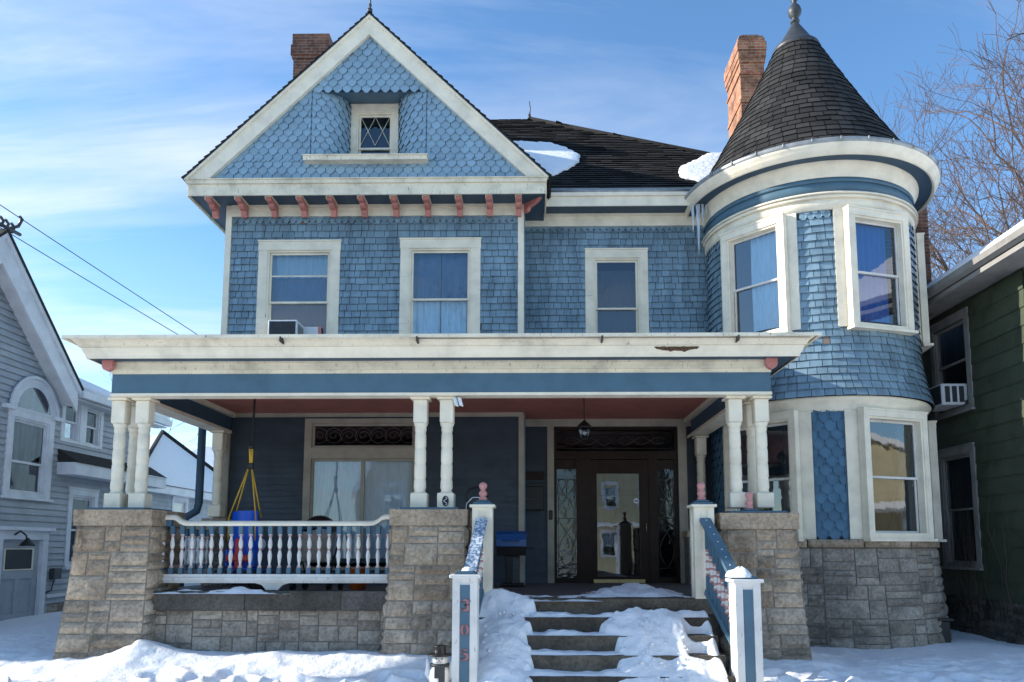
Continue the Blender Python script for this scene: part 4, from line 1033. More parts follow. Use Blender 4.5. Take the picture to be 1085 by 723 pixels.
# oak entry screen
def X3(p): return PX(p, Y3+.05, 540)
def Z3(p): return PZ(p, Y3+.05)
door = MB(f3)
y0, y1 = -.16, -.03
posts = [(DX0, X3(590)), (X3(611), X3(626)), (X3(687.5), X3(697)), (X3(715.5), DX1)]
for a, b in posts: door.box(a, b, y0, y1, DECK, Z3(479))
door.box(DX0, DX1, y0+.001, y1+.012, Z3(487), Z3(478.5)); door.box(DX0+.0, DX1, y0, y1-.002, Z3(456), DZ1)
door.box(DX0, X3(590), y0, y1, Z3(478), Z3(456.5)); door.box(X3(716), DX1, y0, y1, Z3(478), Z3(456.5))
for a, b in ((X3(590), X3(611)), (X3(697), X3(715.5))):
    door.box(a+.0004, b-.0004, y0+.03, y1-.03, DECK, Z3(600) if False else DECK+.10); door.box(a+.0004, b-.0004, y0+.03, y1-.03, Z3(497), Z3(487.5))
surround = door.build('door_surround', M['oak'], H)
def pane(name, a, b, c, d, n, mat, parent):
    mb = MB(f3); i = [mb.V(a, n, c), mb.V(b, n, c), mb.V(b, n, d), mb.V(a, n, d)]; mb.Fc(*i); return mb.build(name, M[mat], parent)
pane('transom_pane', X3(590), X3(716), Z3(478), Z3(456.5), -.09, 'glass_lead', surround)
for a, b in ((X3(590), X3(611)), (X3(697), X3(715.5))): pane('sidelight', a, b, DECK+.10, Z3(497), -.09, 'glass_lead', surround)
mb = MB(f3); n_ = -.075
cxm = (X3(590)+X3(716))/2; zm = (Z3(478)+Z3(456.5))/2
def arc(mb, pts, r=.006): mb.tube([(x, -.075, z) for x, z in pts], r, 4)
for s in (-1, 1):
    arc(mb, [(cxm+s*(.05+.9*t), zm+.09*math.sin(t*9)*math.exp(-t*.4)) for t in [k/30 for k in range(31)]], .007)
    arc(mb, [(cxm+s*(.05+.9*t), zm-.09*math.sin(t*9)*math.exp(-t*.4)) for t in [k/30 for k in range(31)]], .007)
arc(mb, [(X3(592), zm+.15), (X3(714), zm+.15)]); arc(mb, [(X3(592), zm-.15), (X3(714), zm-.15)])
for a, b in ((X3(590), X3(611)), (X3(697), X3(715.5))):
    m = (a+b)/2; w_ = (b-a)/2-.03
    for s in (-1, 1):
        arc(mb, [(m+s*w_*abs(math.sin(t*math.pi*2.5)), 1.25+1.7*t) for t in [k/50 for k in range(51)]])
        arc(mb, [(m+s*w_, 1.15), (m+s*w_, 3.0)], .004)
        arc(mb, [(m+s*w_*.55*(1-math.cos(t*6.28))/1, 2.75+.22*math.sin(t*6.28)) for t in [k/16 for k in range(17)]])
    for z in (1.25, 2.2, 2.95): arc(mb, [(a+.01, z), (b-.01, z)])
mb.build('leading', M['leadline'], surround)
# storm door
dr = MB(f3); a, b = X3(626), X3(687.5); c, d = DECK+.03, Z3(487.5); n0, n1 = -.10, -.045
ga, gb, gc, gd = X3(632.5), X3(677.5), Z3(611), Z3(502)
dr.box(a+.002, ga, n0, n1, c, d-.003); dr.box(gb, b-.002, n0, n1, c, d-.003); dr.box(ga+.0003, gb-.0003, n0, n1, c, gc); dr.box(ga+.0003, gb-.0003, n0, n1, gd, d-.003)
for (x0, x1, z0, z1) in ((ga-.012, ga, gc, gd), (gb, gb+.012, gc, gd), (ga, gb, gd, gd+.012)): dr.box(x0, x1, n1+.0003, n1+.012, z0, z1)
dd = dr.build('entrance_door', M['oak'], H)
pane('pane', ga, gb, gc, gd, -.07, 'glass_door', dd)
mb = MB(f3)
for k in range(2):
    arc(mb, [(ga, gd-.42-k*.19), (gb, gd-.42-k*.19)], .005)
m = (ga+gb)/2
for s in (-1, 1):
    arc(mb, [(m+s*.16*math.sin(t*math.pi)*(1-.3*t), gc+.2+1.15*t) for t in [k/20 for k in range(21)]], .005)
    arc(mb, [(m+s*.06, gc+.35), (m+s*.06, gd-.35), (m, gd-.2)], .004)
arc(mb, [(m, gc+.05), (m, gd-.05)], .004)
mb.build('leading', M['leadline'], dd)
mb = MB(f3); mb.tube([(b-.06, -.03, 1.95), (b-.06, .0, 1.95), (b-.06, .0, 2.1), (b-.06, -.03, 2.1)], .008, 6); mb.build('handle', M['brass'], dd)
mb = MB(f3); mb.box(ga-.08, gb+.08, -.02, .01, DECK+.005, DECK+.07); mb.build('kick_strip', M['brass'], dd)
x = X3(674.5); z = Z3(531); mb = MB(f3)
cc = [mb.V(x+.052*math.cos(k/20*6.28), -.064, z+.052*math.sin(k/20*6.28)) for k in range(20)]; mb.Fc(*cc); o = mb.build('round_sticker', M['whitemetal'], dd)
mb = MB(f3); mb.box(x-.035, x+.035, -.063, -.061, z-.012, z+.014); mb.build('sticker_mark', M['lid_blue'], dd)
mb = MB(f3); xb = PX(583.5, Y3, 546); zb_ = PZ(546, Y3); mb.bevbox(xb-.035, xb+.035, .0505, .075, zb_-.09, zb_+.09, .01); o = mb.build('doorbell', M['black'], H)
# mail box and plaque on the dark wall
x0, x1 = PX(556, Y3, 520), PX(576, Y3, 520)
mb = MB(f3); mb.bevbox(x0-.01, x1+.0, .018, .14, PZ(541, Y3), PZ(516, Y3), .01); mb.prism([(x0-.02, PZ(516, Y3)), (x1+.01, PZ(516, Y3)), (x1+.01, PZ(514, Y3)), (x0-.02, PZ(514, Y3))], .0, .16); mbx = mb.build('mailbox', M['black'], H, label='black metal mailbox on the dark clapboards left of the entrance')
mb = MB(f3); mb.box(x0, x0+.2, .1405, .15, PZ(530, Y3), PZ(529, Y3)); mb.build('mail_slot', M['lead'], mbx)
mb = MB(f3); mb.bevbox(x0-.02, x1+.01, .018, .04, PZ(509, Y3), PZ(500, Y3), .006); mb.build('wall_plaque', M['oak'], H)
# downspout at the left rear of the porch
a = P(214.5, 455, 13.6); mb = MB(); mb.tube([(a.x, 13.6, 4.1), (a.x, 13.6, 2.45), (a.x-.02, 13.57, 2.3), (a.x-.16, 13.45, 2.18), (a.x-.19, 13.43, 2.0), (a.x-.19, 13.43, .4)], .07, 10); mb.build('downspout', M['soffit'], H)
# black coal-chute box at the turret foot
bxp = P(985, 665, 13.0)
mb = MB(); mb.bevbox(bxp.x-.35, bxp.x+.22, 12.75, 13.4, -.1, .45, .02); mb.prism([(bxp.x-.38, .4505), (bxp.x+.25, .4505), (bxp.x+.25, .48), (bxp.x-.38, .49)], 12.7, 13.4); mb.build('basement_hatch', M['black'], H)
# finial on the right pier
def finial(x, y, z, parent, s=1.0):
    mb = MB(); mb.bevbox(x-.14*s, x+.14*s, y-.14*s, y+.14*s, z, z+.035*s, .006); mb.bevbox(x-.10*s, x+.10*s, y-.10*s, y+.10*s, z+.0355*s, z+.065*s, .01)
    o = mb.build('finial_base', M['blue'], parent)
    mb = MB(); mb.lathe([(.06*s, .065*s), (.065*s, .10*s), (.045*s, .115*s), (.04*s, .125*s), (.06*s, .15*s), (.066*s, .175*s), (.05*s, .205*s), (.03*s, .22*s), (.045*s, .24*s), (.063*s, .275*s), (.06*s, .31*s), (.035*s, .335*s), (.006, .345*s)], x, y, z, 16)
    mb.build('finial', M['rose'], parent); return o
fp = P(793, 541, 10.3); finial(fp.x, 10.25, ZP-.05+.001, H, .85)

# ================================================================== STAIR RAILINGS (things)
def newel(x, y, z0, z1, parent, w=.145, number=False, panel=True, fin=False, snow=False, mat='white', side=0):
    n = MB(); e = .028
    # four corner stiles so the face has a sunk panel
    n.box(x-w+.012, x+w-.012, y-w+.012, y+w-.012, z0, z1-.02)
    for sx in (-1, 1):
        for sy in (-1, 1):
            a0, a1 = sorted((x+sx*w, x+sx*(w-.085))); b0, b1 = sorted((y+sy*w, y+sy*(w-.085))); n.box(a0, a1, b0, b1, z0, z1-.0805)
    n.box(x-w-.0, x+w+.0, y-w-.0, y+w+.0, z1-.08, z1-.0405)
    o = n.build('newel_post', M[mat], parent)
    c = MB(); c.bevbox(x-w-.035, x+w+.035, y-w-.035, y+w+.035, z1-.04, z1, .008); c.build('newel_cap', M[mat], o)
    if panel:
        q = MB(); q.box(x-.055, x+.055, y-w+.002, y-w+.0115, z0+.05, z1-.12); q.build('inset_panel', M['blue'], o)
        for sx in (-1, 1):
            pass
    if fin: finial(x, y, z1+.0005, o, .9)
    else:
        q = MB(); q.prism([(x-.13, z1+.0005), (x+.13, z1+.0005), (x+.09, z1+.04), (x-.09, z1+.04)], y-.12, y+.12); q.build('newel_top', M['blue'], o)
    return o
def snowcap(x, y, z, r, h, parent=None, sq=1.0, **t):
    mb = MB(); mb.smooth = True; s = random.uniform(0, 50)
    def f(p, q):
        a = p*2*math.pi; rr = r*(1+.22*nz(math.cos(a)*1.3+s, math.sin(a)*1.3, s)); t_ = q
        return Vector((x+rr*math.sin(t_*math.pi/2)*math.cos(a), y+rr*sq*math.sin(t_*math.pi/2)*math.sin(a), z+h*math.cos(t_*math.pi/2)*(1+.3*nz(p*3, q*3, s))))
    mb.sheet(f, 20, 8); return mb.build('snow', M['snow'], parent, **t)
# frosted rail material
m, nt, b = new_mat('frosted_blue_rail'); L = nt.links.new
g = N(nt, 'ShaderNodeNewGeometry'); n1 = N(nt, 'ShaderNodeTexNoise', Scale=24.0, Detail=4.0, Roughness=.6); L(g.outputs['Position'], n1.inputs['Vector'])
r1 = ramp(nt, n1.outputs[0], [(.46, (.12, .2, .3)), (.56, (.62, .66, .72))]); L(r1.outputs[0], b.inputs['Base Color']); b.inputs['Roughness'].default_value = .6; M['frost'] = m
yl = 9.0; yu = 10.26
def railing(side):
    xl = PX(493.5, yl, 660) if side < 0 else PX(790, yl, 660); xu = PX(511.5, yu, 580) if side < 0 else PX(744.5, yu, 580)
    if side < 0: t = empty('stair_railing', ((xl+xu)/2, 9.5, .1), 'left porch stair railing whose white lower post carries the house number 305 in pink', 'railing', 'railings of the porch steps')
    else: t = empty('stair_railing', ((xl+xu)/2, 9.5, .1), 'right porch stair railing with blue and pink spindles and a snow capped plain lower post', 'railing', 'railings of the porch steps')
    zl = PZ(609, yl-.15, 493) if side < 0 else PZ(614, yl-.15, 790); zu = PZ(534.5, yu-.15, 511)
    nl = newel(xl, yl, -.15, zl, t); nu = newel(xu, yu, DECK, zu, t, w=.135, fin=True, panel=False, mat='cream')
    # sloping top rail (two layers) and bottom rail
    d = Vector((xu-xl, yu-yl, 0)); A_ = Vector((xl, yl+.15, zl-.14)); B_ = Vector((xu, yu-.15, zu-.22)); 
    def bar(a, b, w, h, name, mat):
        dd_ = (b-a); u_ = dd_.normalized(); s_ = u_.cross(Vector((0, 0, 1))).normalized(); up = s_.cross(u_)
        mb = MB(); i = [mb.V(*(p+s_*x+up*z)) for p in (a, b) for x, z in ((-w, 0), (w, 0), (w, h), (-w, h))]
        for q in ((0, 1, 2, 3), (4, 7, 6, 5), (0, 4, 5, 1), (1, 5, 6, 2), (2, 6, 7, 3), (3, 7, 4, 0)): mb.Fc(*[i[k] for k in q])
        return mb.build(name, M[mat], t)
    bar(A_, B_, .075, .045, 'handrail', 'frost' if side < 0 else 'blue'); bar(A_-Vector((0, 0, .075)), B_-Vector((0, 0, .075)), .035, .07, 'rail_board', 'blue')
    
    if side > 0:      # small pale bosses along the top of the rail
        mb = MB()
        for k in range(9):
            p = A_.lerp(B_, (k+.5)/9)+Vector((0, 0, .048)); mb.ball(tuple(p), .018, 6, .012)
        mb.build('rail_bosses', M['white'], t)
    dz = Vector((0, 0, -.98)); 
    bar(A_+dz+Vector((0, 0, .10)), B_+dz+Vector((0, 0, .02)), .035, .08, 'bottom_rail', 'blue')
    n = 9
    o0 = None
    for k in range(n):
        f = (k+.7)/(n+.4); p = A_.lerp(B_, f); zt = p.z-.075; zb = zt-.80
        if o0 is None:
            a = MB(); a.box(p.x-.028, p.x+.028, p.y-.028, p.y+.028, zb, zb+.22); a.box(p.x-.028, p.x+.028, p.y-.028, p.y+.028, zt-.24, zt)
            w2 = MB(); w2.lathe([(.018, zb+.22), (.026, zb+.25), (.016, zb+.28), (.026, zb+.38), (.016, zb+.47), (.026, zb+.5), (.016, zb+.53), (.018, zt-.24)], p.x, p.y, 0, 10)
            rr = MB()
            for z in (zb+.235, zb+.30, zb+.40, zb+.49, zb+.54): rr.lathe([(.015, z-.02), (.032, z-.008), (.032, z+.008), (.015, z+.02)], p.x, p.y, 0, 10)
            o0 = join3([(a, 'blue'), (w2, 'white'), (rr, 'rose')], 'spindle', t); p0 = p.copy()
        else: copy_part(o0, p-p0)
    return t, nl, xl, zl
tl, nl, xl, zl = railing(-1); trr, nr, xr, zr = railing(1)
# pink house numbers 3 0 5 on the left lower newel
def ribbon(mb, pts, wf, y0, y1):
    n = len(pts)
    L_, R_ = [], []
    for i, (x, z) in enumerate(pts):
        a = pts[max(0, i-1)]; b = pts[min(n-1, i+1)]; dx, dz = b[0]-a[0], b[1]-a[1]; l = math.hypot(dx, dz) or 1; nx, nzz = -dz/l, dx/l; w = wf(i/(n-1))
        L_.append((x+nx*w, z+nzz*w)); R_.append((x-nx*w, z-nzz*w))
    v = [[mb.V(x, y, z) for x, z in s] for s in (L_, R_) for y in (y0, y1)]
    for k in range(n-1):
        mb.Fc(v[0][k], v[0][k+1], v[2][k+1], v[2][k]); mb.Fc(v[0][k], v[1][k], v[1][k+1], v[0][k+1]); mb.Fc(v[2][k], v[2][k+1], v[3][k+1], v[3][k])
    mb.Fc(v[0][0], v[2][0], v[3][0], v[1][0]); mb.Fc(v[0][-1], v[1][-1], v[3][-1], v[2][-1])
def el(cx, cz, rx, rz, a0, a1, n=16): return [(cx+rx*math.cos(R(a0+(a1-a0)*k/n)), cz+rz*math.sin(R(a0+(a1-a0)*k/n))) for k in range(n+1)]
fy = yl-.145+.0015; s = .062
def digit(d, zc):
    mb = MB(lambda a, b, c: Vector((xl+a*s*1.15, fy-.012*b, zc+c*s)))
    if d == '3':
        ribbon(mb, el(0, .50, .48, .46, 150, -80)+[(0, .04)], lambda t: .11+.09*math.sin(t*3.14), 0, 1)
        ribbon(mb, [(-.05, .06)]+el(0, -.46, .56, .52, 78, -150), lambda t: .11+.11*math.sin(t*3.14), 0, 1.1)
        mb.lathe([(.02, 0), (.02, .01)], 9, 0, 0, 3) if False else None
        for z in (.62, -.68): ribbon(mb, el(-.42, z, .07, .07, 0, 360, 8), lambda t: .07, 0, 1.2)
    if d == '0':
        ribbon(mb, el(0, 0, .50, .88, 90, 270), lambda t: .07+.13*math.sin(t*3.14), 0, 1); ribbon(mb, el(0, 0, .50, .88, 90, -90), lambda t: .07+.13*math.sin(t*3.14), 0, 1.1)
    if d == '5':
        ribbon(mb, [(-.36, .86), (.46, .86)], lambda t: .13, 0, 1); ribbon(mb, [(-.32, .9), (-.38, .05)], lambda t: .08, 0, 1.1)
        ribbon(mb, [(-.38, .08)]+el(-.02, -.35, .52, .56, 120, -150), lambda t: .08+.14*math.sin(t*3.14), 0, 1.2); ribbon(mb, el(-.42, -.62, .07, .07, 0, 360, 8), lambda t: .07, 0, 1.3)
    return mb.build('house_number', M['pink'] if False else M['rose'], nl)
for d, py in (('3', 641.5), ('0', 667.5), ('5', 694)): digit(d, PZ(py, yl-.14, 493))
snowcap(xl+.02, yl, zl+.035, .07, .05, None, label='small round cap of snow on top of the post numbered 305', cat='snow', kind='stuff'); snowcap(xr-.05, yl, zr+.02, .15, .11, None, label='heap of snow on top of the plain right stair post', cat='snow', kind='stuff')
# ================================================================== GROUND AND SNOW
def sstep(a, b, x):
    t = max(0, min(1, (x-a)/(b-a))); return t*t*(3-2*t)
def ground(x, y):
    z = .0+.21*sstep(8.9, 10.3, y)
    z += .18*sstep(-6.3, -7.5, x)*sstep(10.0, 12.5, y)
    z -= .16*sstep(3.3, 4.5, x)*sstep(8.5, 10, y)-.03
    if -1 < x < 3.2 and y < 10.1: z -= .0
    z += .05*nz(x*.5, y*.5, 3)+.035*nz(x*1.6, y*1.6, 8)*(1 if y < 14 else .5)+.022*nz(x*5, y*5, 1)+.013*nz(x*12, y*12, 5)+.006*nz(x*26, y*26, 2)-.03*max(0, nz(x*2.3, y*2.3, 17)-.3)
    # drift against the foot of the left pier and wall
    d = math.hypot((x+5.15)/.35, (y-10.0)/.45); z += .16*math.exp(-d*d)
    z += .06*math.exp(-((y-9.95)/.25)**2)*(-5.2 < x < -1.0)
    if SX0-.25 < x < SX1+.3 and y > 8.55 and y < 10.3: z = min(z, -.25+.0*y)
    return z
rnd = random.Random(9); prints = [(rnd.uniform(-7, 7), rnd.uniform(7.6, 9.5), rnd.uniform(0, 3.1), rnd.uniform(.05, .12)) for _ in range(190)]
prints += [(rnd.uniform(3.6, 7), rnd.uniform(9, 11), rnd.uniform(0, 3.1), rnd.uniform(.03, .07)) for _ in range(30)]
def gz_full(x, y):
    z = ground(x, y)
    if 7 < y < 11.2:
        for px, py, a, dp in prints:
            dx, dy = x-px, y-py
            if abs(dx) < .4 and abs(dy) < .4:
                u = dx*math.cos(a)+dy*math.sin(a); v = -dx*math.sin(a)+dy*math.cos(a); q = (u/.17)**2+(v/.10)**2
                z += -dp*math.exp(-q)+dp*.35*math.exp(-((math.sqrt(q)-1.6)/.5)**2)
    return z
xs_ = [-400, -150, -60, -30, -18, -13]+[-10+.055*k for k in range(365)]+[13, 18, 30, 60, 150, 400]
ys_ = [-300, -100, -50, -25, -12, -4, 0, 3, 5, 6.2]+[6.9+.03*k for k in range(150)]+[11.4+.25*k for k in range(60)]+[28, 35, 50, 90, 200, 500]
mb = MB(); mb.smooth = True
g = [[mb.V(x, y, gz_full(x, y)) for x in xs_] for y in ys_]
for j in range(len(ys_)-1):
    for i in range(len(xs_)-1): mb.Fc(g[j][i], g[j][i+1], g[j+1][i+1], g[j+1][i])
mb.build('snowy_ground', M['snow'], None, kind='structure')
mb = MB(); mb.box(-300, 300, -9, -1.5, -.05, .14); mb.build('road', M['asphalt'], None, kind='structure')
# banks of snow over the steps with a cleared channel
def bank():
    mb = MB(); mb.smooth = True
    nx_, ny_ = 200, 170; x0, x1 = SX0-.22, SX1+.10; ya, yb = 8.0, 10.32
    def vor(x, y, s):
        d_, p_ = noise.voronoi(Vector((x*s, y*s, s))); return d_[0]
    g = []
    for j in range(ny_+1):
        y = ya+(yb-ya)*j/ny_; row = []
        for i in range(nx_+1):
            x = x0+(x1-x0)*i/nx_
            nose = DECK-.02-.2*max(0, (10.14-y))/.285 if y < 10.14 else DECK-.02
            nose = max(nose, -.04)
            wx, wy = x+.05*nz(x*4, y*4, 1), y+.05*nz(x*4, y*4, 6)
            lump = .07*nz(x*1.8, y*1.8, 5)+.055*nz(x*3.6, y*3.6, 2)+.03*(.35-vor(wx, wy, 4.2))+.020*nz(x*9, y*9, 4)+.010*nz(x*21, y*21, 7)-.09*max(0, nz(x*3.1, y*3.1, 31)-.25)
            left = x < .55
            hh = (.03+.07*math.exp(-((x-(SX0+.30))/.32)**2)) if left else (-.02+.04*math.exp(-((x-(SX1-.55))/.45)**2))
            h = nose+lump+hh
            cl = .0+.22*nz(y*3.1, 4)+.10*nz(y*9, 7)+.05*nz(y*22, 1); cr = .95+.26*nz(y*2.7, 9)+.12*nz(y*8, 3)+.06*nz(y*22, 5)
            k = sstep(cl-.09, cl+.04, x)*(1-sstep(cr-.04, cr+.09, x))
            if not left:      # snow stops short of the landing on the right, one tread shows at the rail
                k = max(k, sstep(9.98, 10.12, y+.10*nz(x*4, 3)))
                k = max(k, .85*math.exp(-(((x-(SX1-.16))/.13)**4+((y-9.72)/.13)**4)), .8*math.exp(-(((x-(SX1-.22))/.12)**4+((y-9.42)/.12)**4)))
            else: k = max(k, sstep(10.20, 10.30, y+.05*nz(x*6, 3)))
            h = h*(1-k)+(nose-.42)*k
            ed = min((x-x0)/.16, (x1-x)/.10, (y-ya)/.25, 1); h -= .35*(1-max(0, ed))**2
            row.append(mb.V(x, y, h))
        g.append(row)
    for j in range(ny_):
        for i in range(nx_): mb.Fc(g[j][i], g[j][i+1], g[j+1][i+1], g[j+1][i])
    return mb
bk0 = bank(); rc = random.Random(5)
def clods(mb, n, xr, zf, yr, rr=(.015, .05)):
    for _ in range(n):
        x, y = rc.uniform(*xr), rc.uniform(*yr); r = rc.uniform(*rr)*rc.uniform(.5, 1); z = zf(x, y); s = rc.uniform(0, 99)
        vs = [[mb.V(x+r*math.sin(math.pi*i/5)*math.cos(k*1.047+s)*(1+.3*nz(k, i, s)), y+r*math.sin(math.pi*i/5)*math.sin(k*1.047+s)*(1+.3*nz(k, i, s+5)), z+r*.8*math.cos(math.pi*i/5)) for k in range(6)] for i in range(6)]
        for i in range(5):
            for k in range(6): mb.Fc(vs[i][k], vs[i][(k+1) % 6], vs[i+1][(k+1) % 6], vs[i+1][k])
nzl = lambda x, y: max(-.04, DECK-.02-.2*max(0, (10.14-y))/.285)
clods(bk0, 50, (SX0, -.25), lambda x, y: nzl(x, y)+.06, (8.3, 9.9), (.01, .04)); clods(bk0, 90, (1.25, SX1-.35), lambda x, y: nzl(x, y)+.02, (8.3, 9.8), (.012, .04))
bk0.build('snow', M['snow'], None, label='snow banked over both sides of the stone porch steps', cat='snow', kind='stuff')
mb = MB(); mb.smooth = True
for k in range(6):
    z = DECK-.20*(k+1)-.02; y1 = 10.14-.285*k; y0 = y1-.285
    s = k*7.7
    def f(p, q):
        x = -.15+1.3*p; e = 1 if 0 < q < 1 else 0
        front = y0+.035+.05*abs(nz(x*3+s, 1))+.02*nz(x*12, s)
        bare = sstep(-.05, .25, nz(x*2.2+s, s)+.12)
        return Vector((x, front+(y1-.003-front)*q, z-.01+(.055+.025*nz(x*7, q*3, s))*(min(1, q*5)**.5)*(.5+.5*bare)))
    mb.sheet(f, 60, 8)
mb.build('snow', M['snow'], None, label='thin trodden snow on the treads of the porch steps', cat='snow', kind='stuff')
def patch(x0, x1, y0, y1, z, h, seed, n=40, th=.0, **t):
    mb = MB(); mb.smooth = True
    def f(p, q):
        x = x0+(x1-x0)*p; y = y0+(y1-y0)*q; e = min(p, 1-p, q, 1-q)*4
        v = nz(x*1.6+seed, y*2.2, seed)+.5*nz(x*4, y*4, seed)+.35*nz(x*11, y*11, seed)
        return Vector((x, y, z-.03+h*max(0, min(1, e))*(.55+v)))
    mb.sheet(f, n, n); return mb.build('snow', M['snow'], None, cat='snow', kind='stuff', **t)
patch(.55, 2.35, 10.2, 12.2, DECK, .13, 3, label='lumpy snow on the porch landing right of the door')
patch(-.6, .9, 10.05, 10.75, DECK+.0, .06, 23, label='thin patches of snow on the porch landing left of the door')
patch(pl[1], pl[1]+1.9, 10.16, 10.50, zc1, .07, 12, label='thin snow on the dark coping beside the left pier')
patch(pr_[0]+.30, pr_[1]+.02, YP0-.02, 10.7, ZP-.05, .09, 31, label='flat snow on the cap of the right stone pier')
# thin snow along the porch roof edge
mb = MB(); mb.smooth = True
xa, xb = PX(440, 9.8, 356), OX1+.12
def f(p, q):
    x = xa+(xb-xa)*p; y = YO-.19+1.9*q; zr_ = gz0-.012+(5.34-gz0+.01)*max(0, y-YO)/(Y3+.1-YO)
    th = .05*(sstep(0, .3, p)+.15)*(1+.6*nz(x*2, y*2))
    return Vector((x, y, zr_+(th if 0 < q else -.01)))
mb.sheet(f, 120, 14); mb.build('snow', M['snow'], None, label='thin strip of snow along the porch roof edge', cat='snow', kind='stuff')
# snow patches on the main roof
def on_plane(px, py, p0, n):
    d = cF+cR*((px-CX)/F_PX)+cU*((CY-py)/F_PX); o = Vector((0, 0, EYE)); t = (p0-o).dot(n)/d.dot(n); return o+d*t
vv = Vector((0, PK.y-YE, PK.z-EZ)).normalized(); nn = Vector((1, 0, 0)).cross(vv)
def roof_snow(pts, label):
    mb = MB(); q = [on_plane(x, y, A+nn*.03, nn) for x, y in pts]; c = sum(q, Vector())/len(q); n = len(q); fine = []
    for i in range(n):
        for k in range(10):
            p = q[i].lerp(q[(i+1) % n], k/10); fine.append(c+(p-c)*(1+.06*nz(p.x*3, p.z*3, 2)+.09*nz(p.x*9, p.z*9, 6)))
    n = len(fine); rings = []
    for s, h in ((1, -.01), (.985, .03), (.93, .05), (.6, .06)):
        rings.append([mb.V(*(c+(p-c)*s+nn*h)) for p in fine])
    mb.smooth = True
    for r in range(3):
        for i in range(n): mb.Fc(rings[r][i], rings[r][(i+1) % n], rings[r+1][(i+1) % n], rings[r+1][i])
    mb.Fc(*rings[3]); mb.build('snow', M['snow'], None, label=label, cat='snow', kind='stuff')
roof_snow([(520, 150), (555, 151), (580, 152), (600, 157), (613, 164), (614, 169), (606, 177), (592, 184), (570, 192), (530, 196)], 'oval patch of snow on the dark roof beside the front gable')
roof_snow([(718, 184), (721, 178), (735, 172), (750, 164), (766, 163), (775, 180), (770, 196), (740, 192), (722, 188)], 'patch of snow on the dark roof against the turret cone')

# ================================================================== THINGS ON AND ROUND THE PORCH
# toddler swing
sp = P(259, 560, 11.3); sx_, sy_ = sp.x, 11.3
sw = empty('toddler_swing', (sx_, sy_, 1.25), 'blue and red toddler swing seat on yellow straps hanging from the porch ceiling', 'swing')
top = P(266, 417, 11.2); 
zj = PZ(474, 11.3); zb_ = PZ(494, 11.3)
mb = MB(); mb.tube([(sx_+.08, sy_, CZ), (sx_+.06, sy_, zj)], .017, 8); mb.build('rope', M['rope'], sw)
mb = MB()
for s in (-.02, .02): mb.tube([(sx_+.05+s, sy_, zj+.03), (sx_+.06+s*.5, sy_, zb_)], .016, 6)
zs_ = PZ(548, 11.3)
for s in (-1, 1):
    for dy in (-.10, .12): mb.tube([(sx_+.05+s*.02, sy_, zb_), (sx_+s*.20, sy_+dy, zs_)], .011, 6)
    for dy in (-.10,): mb.tube([(sx_+s*.20, sy_+dy, zs_), (sx_+s*.20, sy_+dy, zs_-.35)], .011, 6)
mb.build('strap', M['yellow'], sw)
mb = MB(); mb.bevbox(sx_+.01, sx_+.10, sy_-.03, sy_+.03, zb_-.04, zb_+.05, .01); mb.bevbox(sx_+.02, sx_+.09, sy_-.025, sy_+.025, zj-.02, zj+.04, .01); mb.build('buckle', M['black'], sw)
zt_ = PZ(540.5, 11.3)
mb = MB(); mb.smooth = True
def bk(p, q, o=0):   # curved bucket back
    a = math.pi*(p-.5)*.9; w = .215*(1-.12*q*q)
    return Vector((sx_+w*math.sin(a)/math.sin(.45*math.pi), sy_-.02+.19*math.cos(a)+o, 1.35+(zt_-1.35-.03*abs(p-.5)**3*8)*q))
mb.sheet(lambda p, q: bk(p, q), 16, 8); mb.sheet(lambda p, q: bk(p, q, .02), 16, 8)
mb.sheet(lambda p, q: (lambda a, b: a.lerp(b, .5+.0*q) if False else a+(b-a)*q)(bk(p, 1), bk(p, 1, .02)), 16, 1)
mb.smooth = False; mb.bevbox(sx_-.20, sx_+.20, sy_-.16, sy_+.17, 1.30, 1.36, .02)
for s in (-1, 1): mb.bevbox(sx_+s*.195-.02, sx_+s*.195+.02, sy_-.16, sy_+.15, 1.36, 1.62, .015)
mb.build('seat', M['plastic_blue'], sw)
mb = MB(); mb.bevbox(sx_-.06, sx_+.06, sy_-.20, sy_-.16, 1.33, 1.78, .015); mb.bevbox(sx_-.19, sx_+.19, sy_-.21, sy_-.165, 1.44, 1.54, .02); mb.build('front_bar', M['plastic_red'], sw)
# stroller
s0 = P(338, 570, 11.7); X0, Y0 = s0.x, 11.7
st = empty('stroller', (X0, Y0, DECK), 'baby stroller with black hood and beige seat parked behind the porch balustrade', 'stroller')
zc = PZ(546, 11.7)
mb = MB(); mb.smooth = True
mb.sheet(lambda p, q: Vector((X0+.27*math.cos(math.pi*p), Y0+.05-.30*math.sin(q*math.pi*.5), zc-.28+.28*math.sin(math.pi*p)*math.cos(q*math.pi*.42))), 20, 8)
mb.sheet(lambda p, q: Vector((X0+.27*math.cos(math.pi*p), Y0+.05+.22*math.sin(q*math.pi*.5), zc-.28+.28*math.sin(math.pi*p)*math.cos(q*math.pi*.42))), 20, 8); mb.build('hood', M['black'], st)
mb = MB(); mb.smooth = True
mb.sheet(lambda p, q: Vector((X0+(.29-.05*q)*math.cos(math.pi*p), Y0-.10-.22*math.sin(math.pi*p)*(1-.4*q), zc-.26-.42*q)), 20, 8)
mb.smooth = False; mb.bevbox(X0-.2, X0+.2, Y0-.2, Y0+.2, zc-.72, zc-.66, .02); mb.build('seat', M['beige'], st)
mb = MB()
for s in (-1, 1):
    mb.tube([(X0+s*.24, Y0+.45, zc-.15), (X0+s*.24, Y0+.2, zc-.45), (X0+s*.25, Y0-.35, DECK+.12)], .013, 6); mb.tube([(X0+s*.24, Y0-.1, zc-.6), (X0+s*.26, Y0+.3, DECK+.14)], .013, 6)
